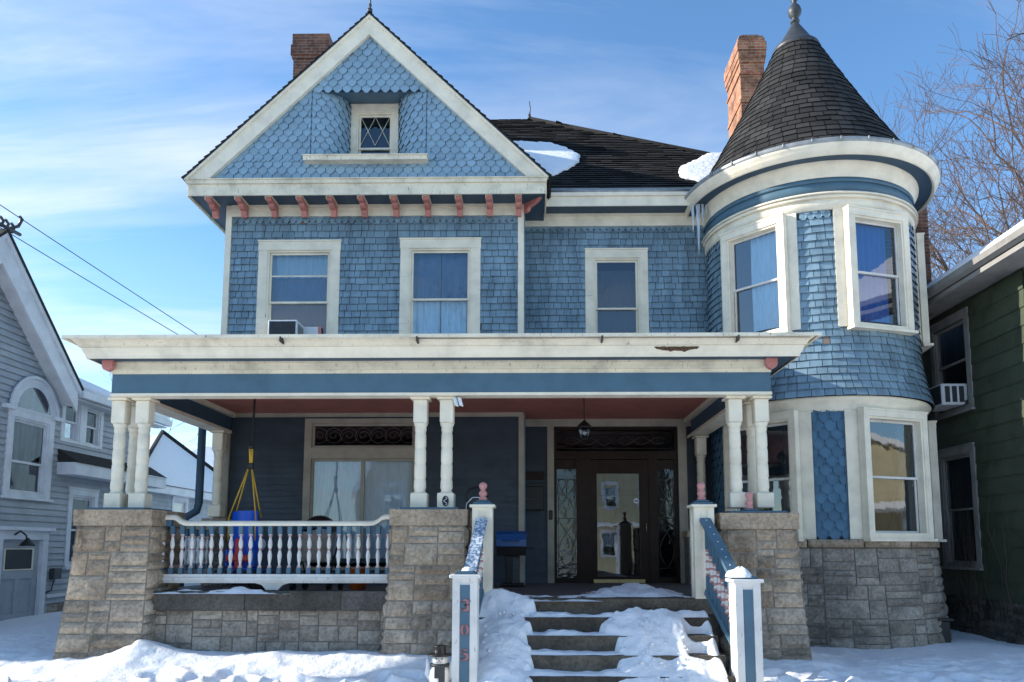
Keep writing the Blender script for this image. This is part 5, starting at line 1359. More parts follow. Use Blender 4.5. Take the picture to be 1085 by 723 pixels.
mb.tube([(X0-.24, Y0+.45, zc-.15), (X0+.24, Y0+.45, zc-.15)], .018, 6); mb.tube([(X0-.26, Y0+.3, DECK+.14), (X0+.26, Y0+.3, DECK+.14)], .01, 6); mb.build('frame', M['black'], st)
def wheel(x, y, z, r, t, parent, mat='black', ax='x', name='wheel'):
    mb = MB((lambda a, b, c: Vector((x+c, y+a, z+b))) if ax == 'x' else (lambda a, b, c: Vector((x+a, y+c, z+b)))); mb.lathe([(r*.72, -t/2), (r*.95, -t/2), (r, -t/4), (r, t/4), (r*.95, t/2), (r*.72, t/2)], 0, 0, 0, 24); mb.lathe([(r*.12, -t/2), (r*.12, t/2)], 0, 0, 0, 8)
    for k in range(8): mb.tube([(r*.1*math.cos(k*.785), r*.1*math.sin(k*.785), 0), (r*.74*math.cos(k*.785), r*.74*math.sin(k*.785), 0)], r*.03, 4)
    return mb.build(name, M[mat], parent)
for s in (-1, 1):
    wheel(X0+s*.27, Y0-.36, DECK+.11, .11, .04, st); wheel(X0+s*.28, Y0+.30, DECK+.13, .13, .04, st)
# toy tricycle beside the swing
t0 = P(280, 577, 11.8); tc = empty('toy_tricycle', (t0.x, 11.8, DECK), 'small dark toy tricycle with a white rimmed wheel behind the balusters by the swing', 'tricycle')
wheel(t0.x, 11.6, DECK+.16, .16, .04, tc, 'black', 'y')
mb = MB(lambda a, b, c: Vector((t0.x+a, 11.585+c, t0.z+b))); mb.lathe([(.085, -.012), (.10, -.012), (.10, .012), (.085, .012)], 0, 0, 0, 24)
for k in range(3): mb.tube([(0, 0, 0), (.09*math.cos(k*2.1+.5), .09*math.sin(k*2.1+.5), 0)], .012, 5)
mb.build('steering_wheel', M['whitemetal'], tc)
mb = MB(); mb.tube([(t0.x, 11.6, DECK+.16), (t0.x, 11.6, t0.z)], .015, 6); mb.tube([(t0.x, 11.6, DECK+.3), (t0.x, 12.05, DECK+.2)], .018, 6); mb.bevbox(t0.x-.09, t0.x+.09, 11.85, 12.05, DECK+.27, DECK+.33, .02); mb.build('body', M['lid_blue'], tc)
for s in (-1, 1): wheel(t0.x+s*.16, 12.05, DECK+.10, .10, .04, tc)
# orange bucket
b_ = P(380, 590, 11.4); bk_ = empty('bucket', (b_.x, 11.4, DECK), 'orange plastic bucket behind the balusters near the middle pier', 'bucket')
mb = MB(); mb.lathe([(.105, 0), (.14, .34), (.15, .345), (.15, .37), (.13, .37), (.10, .02)], b_.x, 11.4, DECK+.002, 20); mb.build('pail', M['orange'], bk_)
mb = MB(); mb.tube([(b_.x+.145*math.cos(math.pi*k/12), 11.4-.02, DECK+.35+.12*math.sin(math.pi*k/12)) for k in range(13)], .005, 5); mb.build('handle', M['leadline'], bk_)
# hand truck
h_ = P(505, 560, 11.25); hx, hy = h_.x, 11.25
ht = empty('hand_truck', (hx, hy, DECK), 'hand truck with orange rails and black looped handle behind the middle stone pier', 'hand truck')
zt_ = PZ(516, hy)
mb = MB()
for s in (-1, 1): mb.tube([(hx+s*.15, hy, DECK+.1), (hx+s*.15, hy, zt_-.38)], .02, 8)
for z in (.3, .6, .9): mb.tube([(hx-.15, hy, DECK+z), (hx+.15, hy, DECK+z)], .014, 6)
mb.box(hx-.17, hx+.17, hy-.2, hy+.0, DECK+.03, DECK+.045); mb.build('rails', M['orange'], ht)
mb = MB(); mb.tube([(hx-.15, hy, zt_-.40), (hx-.15, hy, zt_-.12), (hx-.10, hy, zt_-.03), (hx, hy, zt_), (hx+.10, hy, zt_-.03), (hx+.15, hy, zt_-.12), (hx+.15, hy, zt_-.40)], .017, 8); mb.build('handle', M['black'], ht)
mb = MB(); mb.tube([(hx-.16, hy-.03, zt_-.45), (hx-.15, hy-.03, zt_-.25), (hx-.06, hy-.03, zt_-.16), (hx+.05, hy-.03, zt_-.16)], .008, 6); mb.build('cable', M['whitemetal'], ht)
for s in (-1, 1): wheel(hx+s*.19, hy+.05, DECK+.11, .11, .05, ht)
# grill
gp = P(542, 600, 13.2); gx, gy = gp.x, 13.2
gr_ = empty('barbecue_grill', (gx, gy, DECK), 'barbecue grill with a blue lid standing on the porch left of the door', 'grill')
zl_, zh_ = PZ(579, gy), PZ(563, gy)
mb = MB(); prof = [(-.20, 0), (-.20, .10), (-.16, .19), (-.08, .235), (.08, .235), (.16, .19), (.20, .10), (.20, 0)]
mb.fn = lambda a, b, c: Vector((gx+b, gy+a, zl_+c*(zh_-zl_)/.235)); mb.prism(prof, -.26, .26); mb.fn = None
mb.tube([(gx-.14, gy-.215, zl_+.10), (gx-.14, gy-.25, zl_+.10), (gx+.14, gy-.25, zl_+.10), (gx+.14, gy-.215, zl_+.10)], .012, 6)
mb.build('lid', M['lid_blue'], gr_)
mb = MB(); mb.fn = lambda a, b, c: Vector((gx+b, gy+a, zl_+c)); mb.prism([(-.20, -.002), (.20, -.002), (.16, -.16), (-.16, -.16)], -.25, .25); mb.fn = None
mb.bevbox(gx-.10, gx+.14, gy-.1, gy+.1, DECK+.06, zl_-.16, .01); mb.bevbox(gx-.2, gx+.22, gy-.18, gy+.18, DECK+.02, DECK+.06, .01); mb.bevbox(gx+.26, gx+.40, gy-.15, gy+.15, zl_-.05, zl_-.02, .008); mb.build('firebox', M['black'], gr_)
mb = MB(); mb.bevbox(gx+.02, gx+.13, gy-.115, gy-.1005, DECK+.06, zl_-.19, .004); mb.tube([(gx+.075, gy-.15, zl_-.30), (gx+.075, gy-.116, zl_-.30)], .02, 8); mb.build('front_panel', M['lead'], gr_)
# pendant lantern
lx, ly = P(619, 440, 12.0).x, 12.0
ln = empty('pendant_lantern', (lx, ly, PZ(461, ly)), 'black pendant lantern hanging from the porch ceiling before the door', 'lantern')
mb = MB(); mb.lathe([(.075, CZ-.03), (.08, CZ-.001)], lx, ly, 0, 16); mb.tube([(lx, ly, CZ-.02), (lx, ly, PZ(446, ly))], .008, 6)
z = PZ(452, ly); mb.lathe([(.125, z-.03), (.12, z-.01), (.08, z+.04), (.03, z+.08), (.015, z+.10)], lx, ly, 0, 12); mb.lathe([(.06, z-.21), (.07, z-.19), (.02, z-.20)], lx, ly, 0, 12)
for k in range(6): mb.tube([(lx+.10*math.cos(k*1.047), ly+.10*math.sin(k*1.047), z-.03), (lx+.065*math.cos(k*1.047), ly+.065*math.sin(k*1.047), z-.20)], .006, 4)
mb.build('lantern_body', M['black'], ln)
mb = MB(); mb.lathe([(.092, z-.032), (.062, z-.195)], lx, ly, 0, 12); mb.build('glass', M['glass'], ln)
# security flood light on the column
f0 = P(484, 428, YC); mb = MB(); mb.tube([(f0.x-.06, YC, f0.z+.05), (f0.x+.0, YC-.06, f0.z+.03)], .015, 6); lt = mb.build('security_light', M['lead'], H)
for dx in (0, .065):
    mb = MB(lambda a, b, c: Vector((f0.x+dx+a+c*-.25, YC-.16+b, f0.z+c-.3*a))); mb.bevbox(-.028, .028, -.03, .03, -.065, .055, .008); mb.build('lamp_head', M['whitemetal'], lt)
# oval plaque on the column base
o_ = P(472, 531, YC-.12); mb = MB(lambda a, b, c: Vector((o_.x+a, YC-.117-c, o_.z+b*1.6))); mb.lathe([(.045, 0), (.045, .012)], 0, 0, 0, 24); pq = mb.build('oval_plaque', M['black'], H)
mb = MB(); mb.tube([(o_.x+.022*math.sin(t*6.28*1.5), YC-.134, o_.z-.055+.11*t) for t in [k/24 for k in range(25)]], .005, 4); mb.build('plaque_mark', M['whitemetal'], pq)
# icicle at the turret gutter
ic = P(739, 225, 13.95); zt0 = PZ(222, 13.95); zt1 = PZ(275, 13.95)
m = bpy.data.materials.new('ice'); m.use_nodes = True; b = m.node_tree.nodes['Principled BSDF']; b.inputs['Base Color'].default_value = (.8, .9, 1, 1); b.inputs['Roughness'].default_value = .08; b.inputs['Transmission Weight'].default_value = .6; b.inputs['IOR'].default_value = 1.31; M['ice'] = m
mb = MB()
for dx, l, r in ((0, 1, .045), (-.10, .55, .03), (.09, .35, .03), (.16, .2, .02)):
    mb.tube([(ic.x+dx+.012*nz(k*.8, dx*9), 13.9, zt0+.05-(zt0-zt1)*l*k/8) for k in range(9)], [r*(1-k/8)**.8*(1+.25*nz(k*1.3, dx*5))+.003 for k in range(9)], 8)
mb.build('icicle', M['ice'], None, label='long icicle cluster hanging from the gutter left of the turret', cat='icicle')
# air conditioner in the left upper window
a0, a1 = PX(285, Y2-.3, 345), PX(316, Y2-.3, 345); z0, z1 = PZ(359, Y2-.3), PZ(339, Y2-.3)
ac = empty('air_conditioner', ((a0+a1)/2, Y2-.1, z0), 'white air conditioner sitting in the left upper window of the blue house', 'air conditioner', 'window air conditioners')
mb = MB(); mb.bevbox(a0, a1, Y2-.36, Y2+.08, z0, z1, .012); mb.build('case', M['whitemetal'], ac)
mb = MB(); mb.box(a0+.03, a1-.03, Y2-.364, Y2-.3605, z0+.03, z1-.03)
for k in range(5): mb.box(a1+.0005, a1+.004, Y2-.30+k*.07, Y2-.26+k*.07, z0+.06, z1-.06)
gq = mb.build('grille', M['grille'], ac)
mb = MB(); 
for k in range(7): zz_ = z0+.045+k*(z1-z0-.08)/6; mb.box(a0+.035, a1-.035, Y2-.371, Y2-.3645, zz_-.004, zz_+.004)
mb.build('fins', M['lead'], ac)
mb = MB(); mb.box(a1+.006, a1+.28, Y2-.01, Y2+.01, z0, z1-.03); mb.build('side_panel', M['whitemetal'], ac)
mb = MB(); mb.box(a1+.2805, a1+.34, Y2-.012, Y2+.012, z0, z1-.02); mb.build('side_board', M['pink'], ac)
# snowman figurine
sm = P(466, 716, 9.15); X0, Y0, Z0 = sm.x, 9.15, .03
fg_ = empty('snowman_figurine', (X0, Y0, Z0), 'white snowman lantern figurine with black top hat and scarf beside the numbered post', 'snowman')
mb = MB(); mb.lathe([(.10, 0), (.125, .03), (.135, .10), (.12, .18), (.085, .23), (.08, .24), (.095, .27), (.095, .31), (.07, .35), (.03, .365)], X0, Y0, Z0, 20)
for s in (-1, 1): mb.tube([(X0+s*.10, Y0-.01, Z0+.06), (X0+s*.145, Y0-.01, Z0+.14), (X0+s*.135, Y0-.01, Z0+.22), (X0+s*.15, Y0, Z0+.32)], [.03, .04, .03, .018], 8)
mb.build('snow_body', M['whitemetal'], fg_)
mb = MB(); mb.lathe([(.15, 0), (.15, .012), (.075, .014), (.07, .10), (.078, .115), (.01, .117)], X0, Y0, Z0+.345, 20); mb.build('top_hat', M['black'], fg_)
mb = MB(); mb.lathe([(.088, .215), (.115, .225), (.115, .25), (.088, .26)], X0, Y0, Z0, 18); mb.bevbox(X0+.0, X0+.075, Y0-.145, Y0-.12, Z0+.05, Z0+.24, .008); mb.bevbox(X0-.05, X0+.01, Y0-.142, Y0-.118, Z0+.10, Z0+.24, .008); mb.build('scarf', M['grille'], fg_)
mb = MB()
for s in (-1, 1): mb.ball((X0+s*.035, Y0-.088, Z0+.315), .009, 8)
for k in range(5): mb.ball((X0+(k-2)*.016, Y0-.092, Z0+.272+.004*abs(k-2)), .005, 6)
mb.build('eyes_and_mouth', M['black'], fg_)
mb = MB(); mb.tube([(X0, Y0-.08, Z0+.295), (X0, Y0-.13, Z0+.292)], .012, 6, .003); mb.build('carrot_nose', M['orange'], fg_)
# twigs lying on snow
for k, (x, y, l) in enumerate(((-6.6, 10.6, .2),)):
    mb = MB(); mb.tube([(x, y, ground(x, y)+.02), (x+.1, y+.1, ground(x, y)+.2)], .006, 5); mb.build('twig', M['bark'], None, label='thin bare twig sticking out of the snow left of the house', cat='twig')

# ================================================================== LEFT NEIGHBOUR (grey-blue)
NX = -9.0
nb = empty('grey_blue_house', (NX-2, 14, .3), 'grey blue clapboard neighbour house with steep gable and arched window on the left', 'house')
def YZ(px, py, X=NX): p = PXp(px, py, X); return p.y, p.z
ay, az = YZ(6, 246, NX+.35); ey, ez = YZ(84, 412, NX+.35)      # gable apex and eave tip of the rake
fr = frame((NX, 0, 0), math.pi/2)
half = ey-ay; slope = (az-ez)/half
ayw = ay*1.0; 
nh = []
def hole(y0, y1, z0, z1, m=.06): nh.append((y0+m, y1-m, z0+m, z1-m))
aw0, aw1 = 12.62, YZ(55, 470)[0]; awz0 = YZ(35, 528)[1]; awz1 = YZ(35, 438)[1]
d0_, d1_ = 12.55, YZ(47, 600)[0]; dz1 = YZ(30, 566)[1]; gzl = .38
lw0, lw1 = YZ(70, 550)[0], YZ(101, 550)[0]; lwz0 = YZ(72, 601)[1]; lwz1 = YZ(85, 519)[1]
pw0, pw1 = YZ(63.5, 450)[0], YZ(108, 450)[0]; pwz0 = YZ(85, 472)[1]; pwz1 = YZ(85, 424)[1]
hole(aw0, aw1, awz0, awz1); hole(d0_, d1_, .3, dz1); hole(lw0, lw1, lwz0, lwz1); hole(pw0, pw1, pwz0, pwz1)
def rake_ok(z, a, b):
    if z < ez-.2: return a, b
    w = (az+.1-z)/slope; lo, hi = ay-w, ay+w
    if z < ez+.12: hi = max(hi, 17.3)
    return max(a, lo), min(b, hi)
mb = MB(fr); clapboard(mb, 10.3, 17.3, .62, az, .115, nh, ok=rake_ok, proud=.026); mb.build('siding', M['nblue'], nb)
mb = MB(fr); board(mb, 10.3, 17.3, 0, ez+.1, nh)
i = [mb.V(ay-half-.3, 0, ez+.1), mb.V(ay+half+.1, 0, ez+.1), mb.V(ay, 0, az)]; mb.Fc(*i)
mb.build('wall', M['nblue'], nb)
mb = MB(); mb.box(NX-8, NX-.1, 10.3, 10.4, 0, ez); mb.box(NX-8, NX-.1, 17.3, 17.4, 0, ez); mb.box(NX-8, NX-7.9, 10.3, 17.3, 0, ez); mb.build('wall', M['nblue'], nb)
mb = MB(fr); mo = MB(fr); ashlar(mb, mo, d1_+.15, 17.3, .0, .61, .5, .3, seed=6); mb.build('foundation', M['stone_grey'], nb); mo.build('mortar', M['mortar_grey'], nb)
# rake boards and cross-gable roof
fk = frame((NX, 0, 0), math.pi/2)
mb = MB(fk)
for s in (-1, 1):
    e = ay+s*half
    mb.prism([(ay, az), (ay, az-.52), (e, ez-.46), (e, ez)], .30, .34); mb.prism([(ay, az), (ay, az-.10), (e+s*.03, ez-.12), (e+s*.03, ez)], .3405, .38)
mb.build('bargeboard', M['nwhite'], nb)
mb = MB(fk)
for s in (-1, 1):
    e = ay+s*half; mb.prism([(ay, az-.34), (ay, az-.28), (e, ez-.28), (e, ez-.34)], -.0, .2995)
mb.build('soffit', M['nwhite'], nb)
mb = MB(fk)
for s in (-1, 1):
    e = ay+s*half; mb.prism([(ay, az+.06), (ay, az+.001), (e+s*.08, ez-.06), (e+s*.08, ez)], -4.2, .40)
nr = mb.build('roof', M['roof'], nb)
mb = MB(); 
for dy in (-.12, 0, .14): mb.tube([(NX+.35, ay+dy, az+.05), (NX+.35, ay+dy+.05, az+.16), (NX+.35, ay+dy-.03, az+.2)], .025, 6)
mb.tube([(NX+.35, ay+.05, az+.08), (NX+.35, ay+.28, az+.22), (NX+.35, ay+.36, az+.38), (NX+.35, ay+.30, az+.40)], .028, 6); mb.tube([(NX+.38, ay-.3, az+.05), (NX+.38, ay+.3, az+.08)], .03, 6); mb.build('ridge_ornament', M['lead'], nr)
# main roof with snow
mb = MB(); zr_ = ez+1.9
yq = ay+half+.05; i = [mb.V(NX+.35, yq, ez-.02), mb.V(NX+.35, 17.6, ez-.02), mb.V(NX-4, 17.6, zr_), mb.V(NX-4, yq, zr_), mb.V(NX-8.3, yq, ez), mb.V(NX-8.3, 17.6, ez)]
mb.Fc(*i[:4]); mb.Fc(i[3], i[2], i[5], i[4]); mb.build('roof', M['roof'], nb)
mb = MB(fr); mb.box(yq, 17.6, .30, .42, ez-.16, ez-.02); mb.box(yq, 17.6, .0, .30, ez-.20, ez-.17); mb.build('gutter', M['nwhite'], nb)
mb = MB(); mb.smooth = True
mb.sheet(lambda p, q: Vector((NX+.30-4.3*q, yq+(17.6-yq)*p, ez+.07+1.9*q+.03*nz(p*9, q*9, 3))), 20, 12); mb.box(NX+.25, NX+.33, yq, 17.6, ez-.0, ez+.08)
mb.build('snow', M['snow'], None, label='snow covering the main roof of the grey blue neighbour house', cat='snow', kind='stuff')
# windows of the neighbour
def nwin(y0, y1, z0, z1, **k): return window(nb, frame((NX, (y0+y1)/2, z0), math.pi/2), y1-y0, z1-z0, k.pop('casing', .12), mat='nwhite', backing=True, **k)
nwin(lw0, lw1, lwz0, lwz1, rail=.5, curtain='curtain_grey', cover=(.5, 1))
pm_ = (pw0+pw1)/2; nwin(pw0, pm_-.0, pwz0, pwz1, casing=.10, rail=.5, sill=False); nwin(pm_+.002, pw1, pwz0, pwz1, casing=.10, rail=.5, sill=False)
# arched window
zc_ = awz1; ym = (aw0+aw1)/2; ra = (aw1-aw0)/2
nwin(aw0, aw1, awz0, awz1, rail=.42, curtain='curtain_grey', cover=(.35, 1), casing=.14)
fa = frame((NX, ym, zc_), math.pi/2); mb = MB(fa)
pts = [(ra*math.cos(t), ra*1.0*math.sin(t)) for t in [math.pi*k/24 for k in range(25)]]; pin = [((ra-.17)*math.cos(t), (ra-.17)*math.sin(t)) for t in [math.pi*k/24 for k in range(25)]]
for k in range(24):
    q = [pts[k], pts[k+1], pin[k+1], pin[k]]; mb.prism(q, .0, .05); q2 = [(a*1.06, b*1.06) for a, b in (pts[k], pts[k+1])]+[(a*.97, b*.97) for a, b in (pts[k+1], pts[k])]; mb.prism(q2, .0505, .085)
for s in (-1, 1): mb.box(min(s*ra*.86, s*(ra+.16)), max(s*ra*.86, s*(ra+.16)), .0, .1, -.04, .03)
mb.box(-ra+.05, ra-.05, .0, .045, -.03, .03)
aw_ = mb.build('arched_window', M['nwhite'], nb)
mb = MB(fa); c = [mb.V((ra-.15)*math.cos(math.pi*k/24), .042, (ra-.15)*math.sin(math.pi*k/24)) for k in range(25)]; mb.Fc(*c); mb.build('pane', glass_mat('dark_lunette_glass', (.05, .06, .07), base=.22), aw_)
mb = MB(fa); c = [mb.V((ra-.10)*math.cos(math.pi*k/24), .034, (ra-.10)*math.sin(math.pi*k/24)) for k in range(25)]; mb.Fc(*c); mb.build('dark_backing', M['dark'], aw_)
# door
fd = frame((NX, (d0_+d1_)/2, gzl), math.pi/2); w_ = (d1_-d0_)/2; hD = dz1-gzl
mb = MB(fd)
for s in (-1, 1): mb.box(min(s*w_, s*(w_-.15)), max(s*w_, s*(w_-.15)), -.02, .05, -.1, hD-.1)
mb.box(-w_, w_, -.02, .05, hD-.0995, hD+.06); mb.box(-w_-.08, w_+.08, -.0, .12, hD+.0605, hD+.12); nd = mb.build('door_trim', M['nwhite'], nb)
mb = MB(fd); a = w_-.152; zt_ = hD-.102
mb.box(-a, a, -.08, -.05, -.1, zt_)
for (x0, x1, z0, z1) in ((-a, -a+.14, -.1, zt_), (a-.14, a, -.1, zt_), (-a+.1401, a-.1401, -.1, .12), (-a+.1401, a-.1401, .72, .86), (-a+.1401, a-.1401, zt_-.14, zt_), (-.05, .05, .1205, .7195)): mb.box(x0, x1, -.05, -.025, z0, z1)
dn = mb.build('door', M['nblue'], nb)
mb = MB(fd); mb.box(-a+.17, a-.17, -.0495, -.03, .89, zt_-.17); mb.build('pane', M['grille'], dn)
mb = MB(fd)
for (x0, x1, z0, z1) in ((-a+.14, -a+.17, .87, zt_-.15), (a-.17, a-.14, .87, zt_-.15), (-a+.17, a-.17, zt_-.17, zt_-.15), (-a+.17, a-.17, .87, .89)): mb.box(x0, x1, -.0495, -.018, z0, z1)
mb.build('glazing_frame', M['cream'], dn)
mb = MB(fr); y_, z_ = YZ(12, 575); mb.tube([(y_, 0, z_+.1), (y_, .15, z_+.2), (y_, .25, z_+.12), (y_, .28, z_+.02)], .015, 6); mb.fn = None; mb.lathe([(.13, -.06), (.12, -.04), (.04, .05), (.02, .08)], NX+.28, y_, z_, 12); mb.build('wall_lamp', M['black'], nb)
mb = MB(fr); y_, z_ = YZ(55, 608); mb.bevbox(y_-.12, y_+.12, .014, .12, z_-.1, z_+.1, .015); mb.tube([(y_, .05, z_-.1), (y_-.05, .04, z_-.3), (y_-.2, .03, z_-.35)], .012, 5); mb.build('meter_box', M['lead'], nb)
mb = MB(fr); y0_, z_ = YZ(46, 632); mb.box(d1_+.05, y0_+1.6, .014, .06, z_-.03, z_+.03); mb.build('pipe', M['nwhite'], nb)
# pent roof over the rear entry
q0, z0_ = YZ(60, 487); q1, z1_ = YZ(122, 497)
mb = MB(fr); mb.prism([(q0, z0_-.28), (q1+1.5, z0_-.28), (q1+1.5, z0_-.05), (q0, z0_-.05)], .0, .38); mb.build('pent_fascia', M['nwhite'], nb)
mb = MB(fr); i = [mb.V(q0, .42, z0_-.045), mb.V(q1+1.5, .42, z0_-.045), mb.V(q1+1.5, 0, z0_+.22), mb.V(q0, 0, z0_+.22)]; mb.Fc(*i); i = [mb.V(q0, .42, z0_-.045), mb.V(q0, 0, z0_+.22), mb.V(q0, 0, z0_-.045)]; mb.Fc(*i); mb.build('pent_roof', M['roof'], nb)
# rear outbuilding with a snowy hipped roof
oX = -9.6
ob = empty('outbuilding', (oX-2, 21, .3), 'low grey outbuilding with snow covered roof behind the left neighbour', 'outbuilding')
e0 = PXp(150, 511, oX); e1 = PXp(214, 524, oX); ap = P(172, 459, 22.6)
zE = (e0.z+e1.z)/2; y1_ = 24.3
fo = frame((oX, 0, 0), math.pi/2)
mb = MB(fo); wy0, wy1 = YZ(182, 540, oX)[0], YZ(197, 540, oX)[0]; hh_ = [(wy0, wy1, zE-1.15, zE-.25)]
clapboard(mb, 17.5, y1_, .3, zE-.1, .11, hh_); board(mb, 17.5, y1_, .2, zE, hh_); mb.build('wall', M['nblue'], ob)
mb = MB(); mb.box(oX-3.2, oX-.05, 17.5, 17.6, .2, zE); mb.box(oX-3.2, oX-.05, y1_-.1, y1_, .2, zE); mb.build('wall', M['nblue'], ob)
window(ob, frame((oX, (wy0+wy1)/2, zE-1.2), math.pi/2), wy1-wy0+.1, 1.0, .1, mat='nwhite', rail=.5)
mb = MB(fo); mb.box(17.45, y1_+.2, .0, .25, zE-.2, zE-.0); mb.build('fascia', M['nwhite'], ob)
mb = MB()
A1 = Vector((oX+.3, 17.45, zE+.02)); A2 = Vector((oX+.3, y1_+.3, zE+.02)); A3 = Vector((oX-3.4, y1_+.3, zE+.02)); A4 = Vector((oX-3.4, 17.45, zE+.02)); ap = Vector((ap.x, ap.y, ap.z))
i = [mb.V(*p) for p in (A1, A2, A3, A4, ap)]
for k in range(4): mb.Fc(i[k], i[(k+1) % 4], i[4])
mb.Fc(*i[:4]); mb.build('roof', M['snow'], ob, label='snow covered hipped roof')
mb = MB()
for p in (A1, A2): mb.tube([p+Vector((0, 0, .05)), ap+Vector((0, 0, .05))], .06, 6)
mb.build('hip_ridge', M['roof'], ob)
# distant house
dh = empty('distant_house', (-17, 42, 0), 'distant white house with a snowy roof seen past the porch corner', 'house')
mb = MB(); mb.box(-22, -13, 40, 47, 0, 5.2); mb.build('wall', M['nwhite'], dh)
mb = MB(); mb.prism([(-22.4, 5.2), (-12.6, 5.2), (-12.6, 5.35), (-17.3, 7.0), (-22.4, 5.6)], 39.6, 47.4); mb.build('roof', M['snow'], dh)
mb = MB(); mb.prism([(-22.4, 5.05), (-12.5, 5.05), (-12.5, 5.19), (-22.4, 5.19)], 39.5, 47.5); mb.build('eave', M['roof'], dh)

# ================================================================== RIGHT NEIGHBOUR (dark green)
GX = 8.0
gh = empty('green_house', (GX+3, 14, 0), 'dark green neighbour house in shade at the right with a snowy eave', 'house')
fg2 = frame((GX, 0, 0), -math.pi/2)        # u = -Y, outward -X
def YZg(px, py, X=GX): p = PXp(px, py, X); return p.y, p.z
u0y, u0z = YZg(986, 345); u1y, u1z = YZg(1026, 327); ub = YZg(1006, 440)[1]; ut = YZg(1026, 327)[1]
l0y = YZg(998, 540)[0]; l1y = YZg(1038, 540)[0]; lb = YZg(1018, 601)[1]; lt_ = YZg(1018, 474)[1]
gh_h = [(-u0y+.06, -u1y-.06, ub+.06, ut-.06), (-l0y+.06, -l1y-.06, lb+.06, lt_-.06)]
ge0 = PXp(1085, 250, GX-.6); ge1 = PXp(984, 318, GX-.6); zeg = (ge0.z+ge1.z)/2
mb = MB(fg2); clapboard(mb, -22, -12.02, .75, zeg-.1, .30, gh_h, proud=.022); mb.build('siding', M['green'], gh)
mb = MB(fg2); board(mb, -22, -12.02, -.2, zeg, gh_h); mb.fn = None; mb.box(GX+.02, GX+8, 12.02, 12.1, 0, zeg); mb.box(GX+.02, GX+8, 21.9, 22, 0, zeg); mb.box(GX+7.9, GX+8, 11.9, 22, 0, zeg); mb.build('wall', M['green'], gh)
mb = MB(fg2); mo = MB(fg2); ashlar(mb, mo, -22, -12.02, -.2, .74, .5, .25, seed=8); mb.build('foundation', M['stone_dark'], gh); mo.build('mortar', M['mortar_grey'], gh)
window(gh, frame((GX, (u0y+u1y)/2, ub), -math.pi/2), u0y-u1y, ut-ub, .13, mat='gtrim', rail=.55, curtain='curtain_grey', cover=(.6, 1))
window(gh, frame((GX, (l0y+l1y)/2, lb), -math.pi/2), l0y-l1y, lt_-lb, .13, mat='gtrim', rail=.5, curtain='curtain_grey', cover=(.0, 1))
mb = MB(); mb.box(GX-.55, GX-.0, 10.6, 22.3, zeg-.08, zeg-.05); mb.build('soffit', M['gtrim'], gh)
mb = MB(); mb.box(GX-.60, GX-.551, 10.5, 22.3, zeg-.12, zeg+.06); mb.prism([(GX-.6005, zeg-.02), (GX-.70, zeg+.02), (GX-.72, zeg+.12), (GX-.6005, zeg+.12)], 10.5, 22.3); mb.build('gutter', M['gtrim'], gh)
mb = MB(); i = [mb.V(GX-.6, 10.4, zeg+.08), mb.V(GX-.6, 22.4, zeg+.08), mb.V(GX+4, 22.4, zeg+2.9), mb.V(GX+4, 10.4, zeg+2.9), mb.V(GX+8.6, 10.4, zeg+.08), mb.V(GX+8.6, 22.4, zeg+.08)]
mb.Fc(*i[:4]); mb.Fc(i[3], i[2], i[5], i[4]); i2 = [mb.V(*(mb.v[q]-Vector((0, 0, .12)))) for q in i]; mb.Fc(*i2[:4]); mb.Fc(i2[3], i2[2], i2[5], i2[4])
for a_, b_2 in ((0, 3), (3, 4), (1, 2), (2, 5), (0, 1), (4, 5)): mb.Fc(i[a_], i[b_2], i2[b_2], i2[a_])
mb.build('roof', M['roof'], gh)
mb = MB(); mb.prism([(GX, zeg+.001), (GX+8, zeg+.001), (GX+4, zeg+2.55)], 12.02, 12.1); mb.prism([(GX, zeg+.001), (GX+8, zeg+.001), (GX+4, zeg+2.55)], 21.9, 22); mb.build('gable_wall', M['green'], gh)
mb = MB(); mb.smooth = True; mb.sheet(lambda p, q: Vector((GX-.70+4.66*q, 10.45+11.9*p, zeg+.10+2.8*q+(.13 if q > 0 else .0)+.02*nz(p*30, q*9))), 60, 14)
mb.build('snow', M['snow'], None, label='snow covering the roof of the dark green neighbour house', cat='snow', kind='stuff')
# its air conditioner
yA0, zA0 = YZg(992, 438, GX-.2); yA1, zA1 = YZg(1020, 409, GX-.2); za, zb2 = ub+.10, ub+.50
ya_, yb_2 = (u0y+u1y)/2-.36, (u0y+u1y)/2+.36
ac2 = empty('air_conditioner', (GX-.2, (ya_+yb_2)/2, za), 'dim air conditioner in the upper window of the dark green house', 'air conditioner', 'window air conditioners')
mb = MB(); mb.bevbox(GX-.42, GX+.06, ya_, yb_2, za, zb2, .012); mb.build('case', M['whitemetal'], ac2)
mb = MB(); mb.box(GX-.425, GX-.4205, ya_+.03, yb_2-.03, za+.03, zb2-.03)
for k in range(3): mb.box(GX-.36+k*.13, GX-.27+k*.13, ya_-.004, ya_-.0005, za+.05, zb2-.05)
mb.build('grille', M['grille'], ac2)
mb = MB(fg2); mb.tube([(-12.2, .05, .2), (-12.2, .05, 3.2)], .01, 5)
for k in range(26):
    y_ = random.uniform(11.2, 14.6); a = [(-y_, .03, .1)]
    for j in range(8): a.append((a[-1][0]+random.uniform(-.16, .16), .03+.02*random.random(), a[-1][2]+random.uniform(.1, .42)))
    mb.tube(a, .007, 4, .003)
mb.build('bare_vine', M['bark'], None, label='bare leafless vine climbing the dark green wall at lower right', cat='vine')

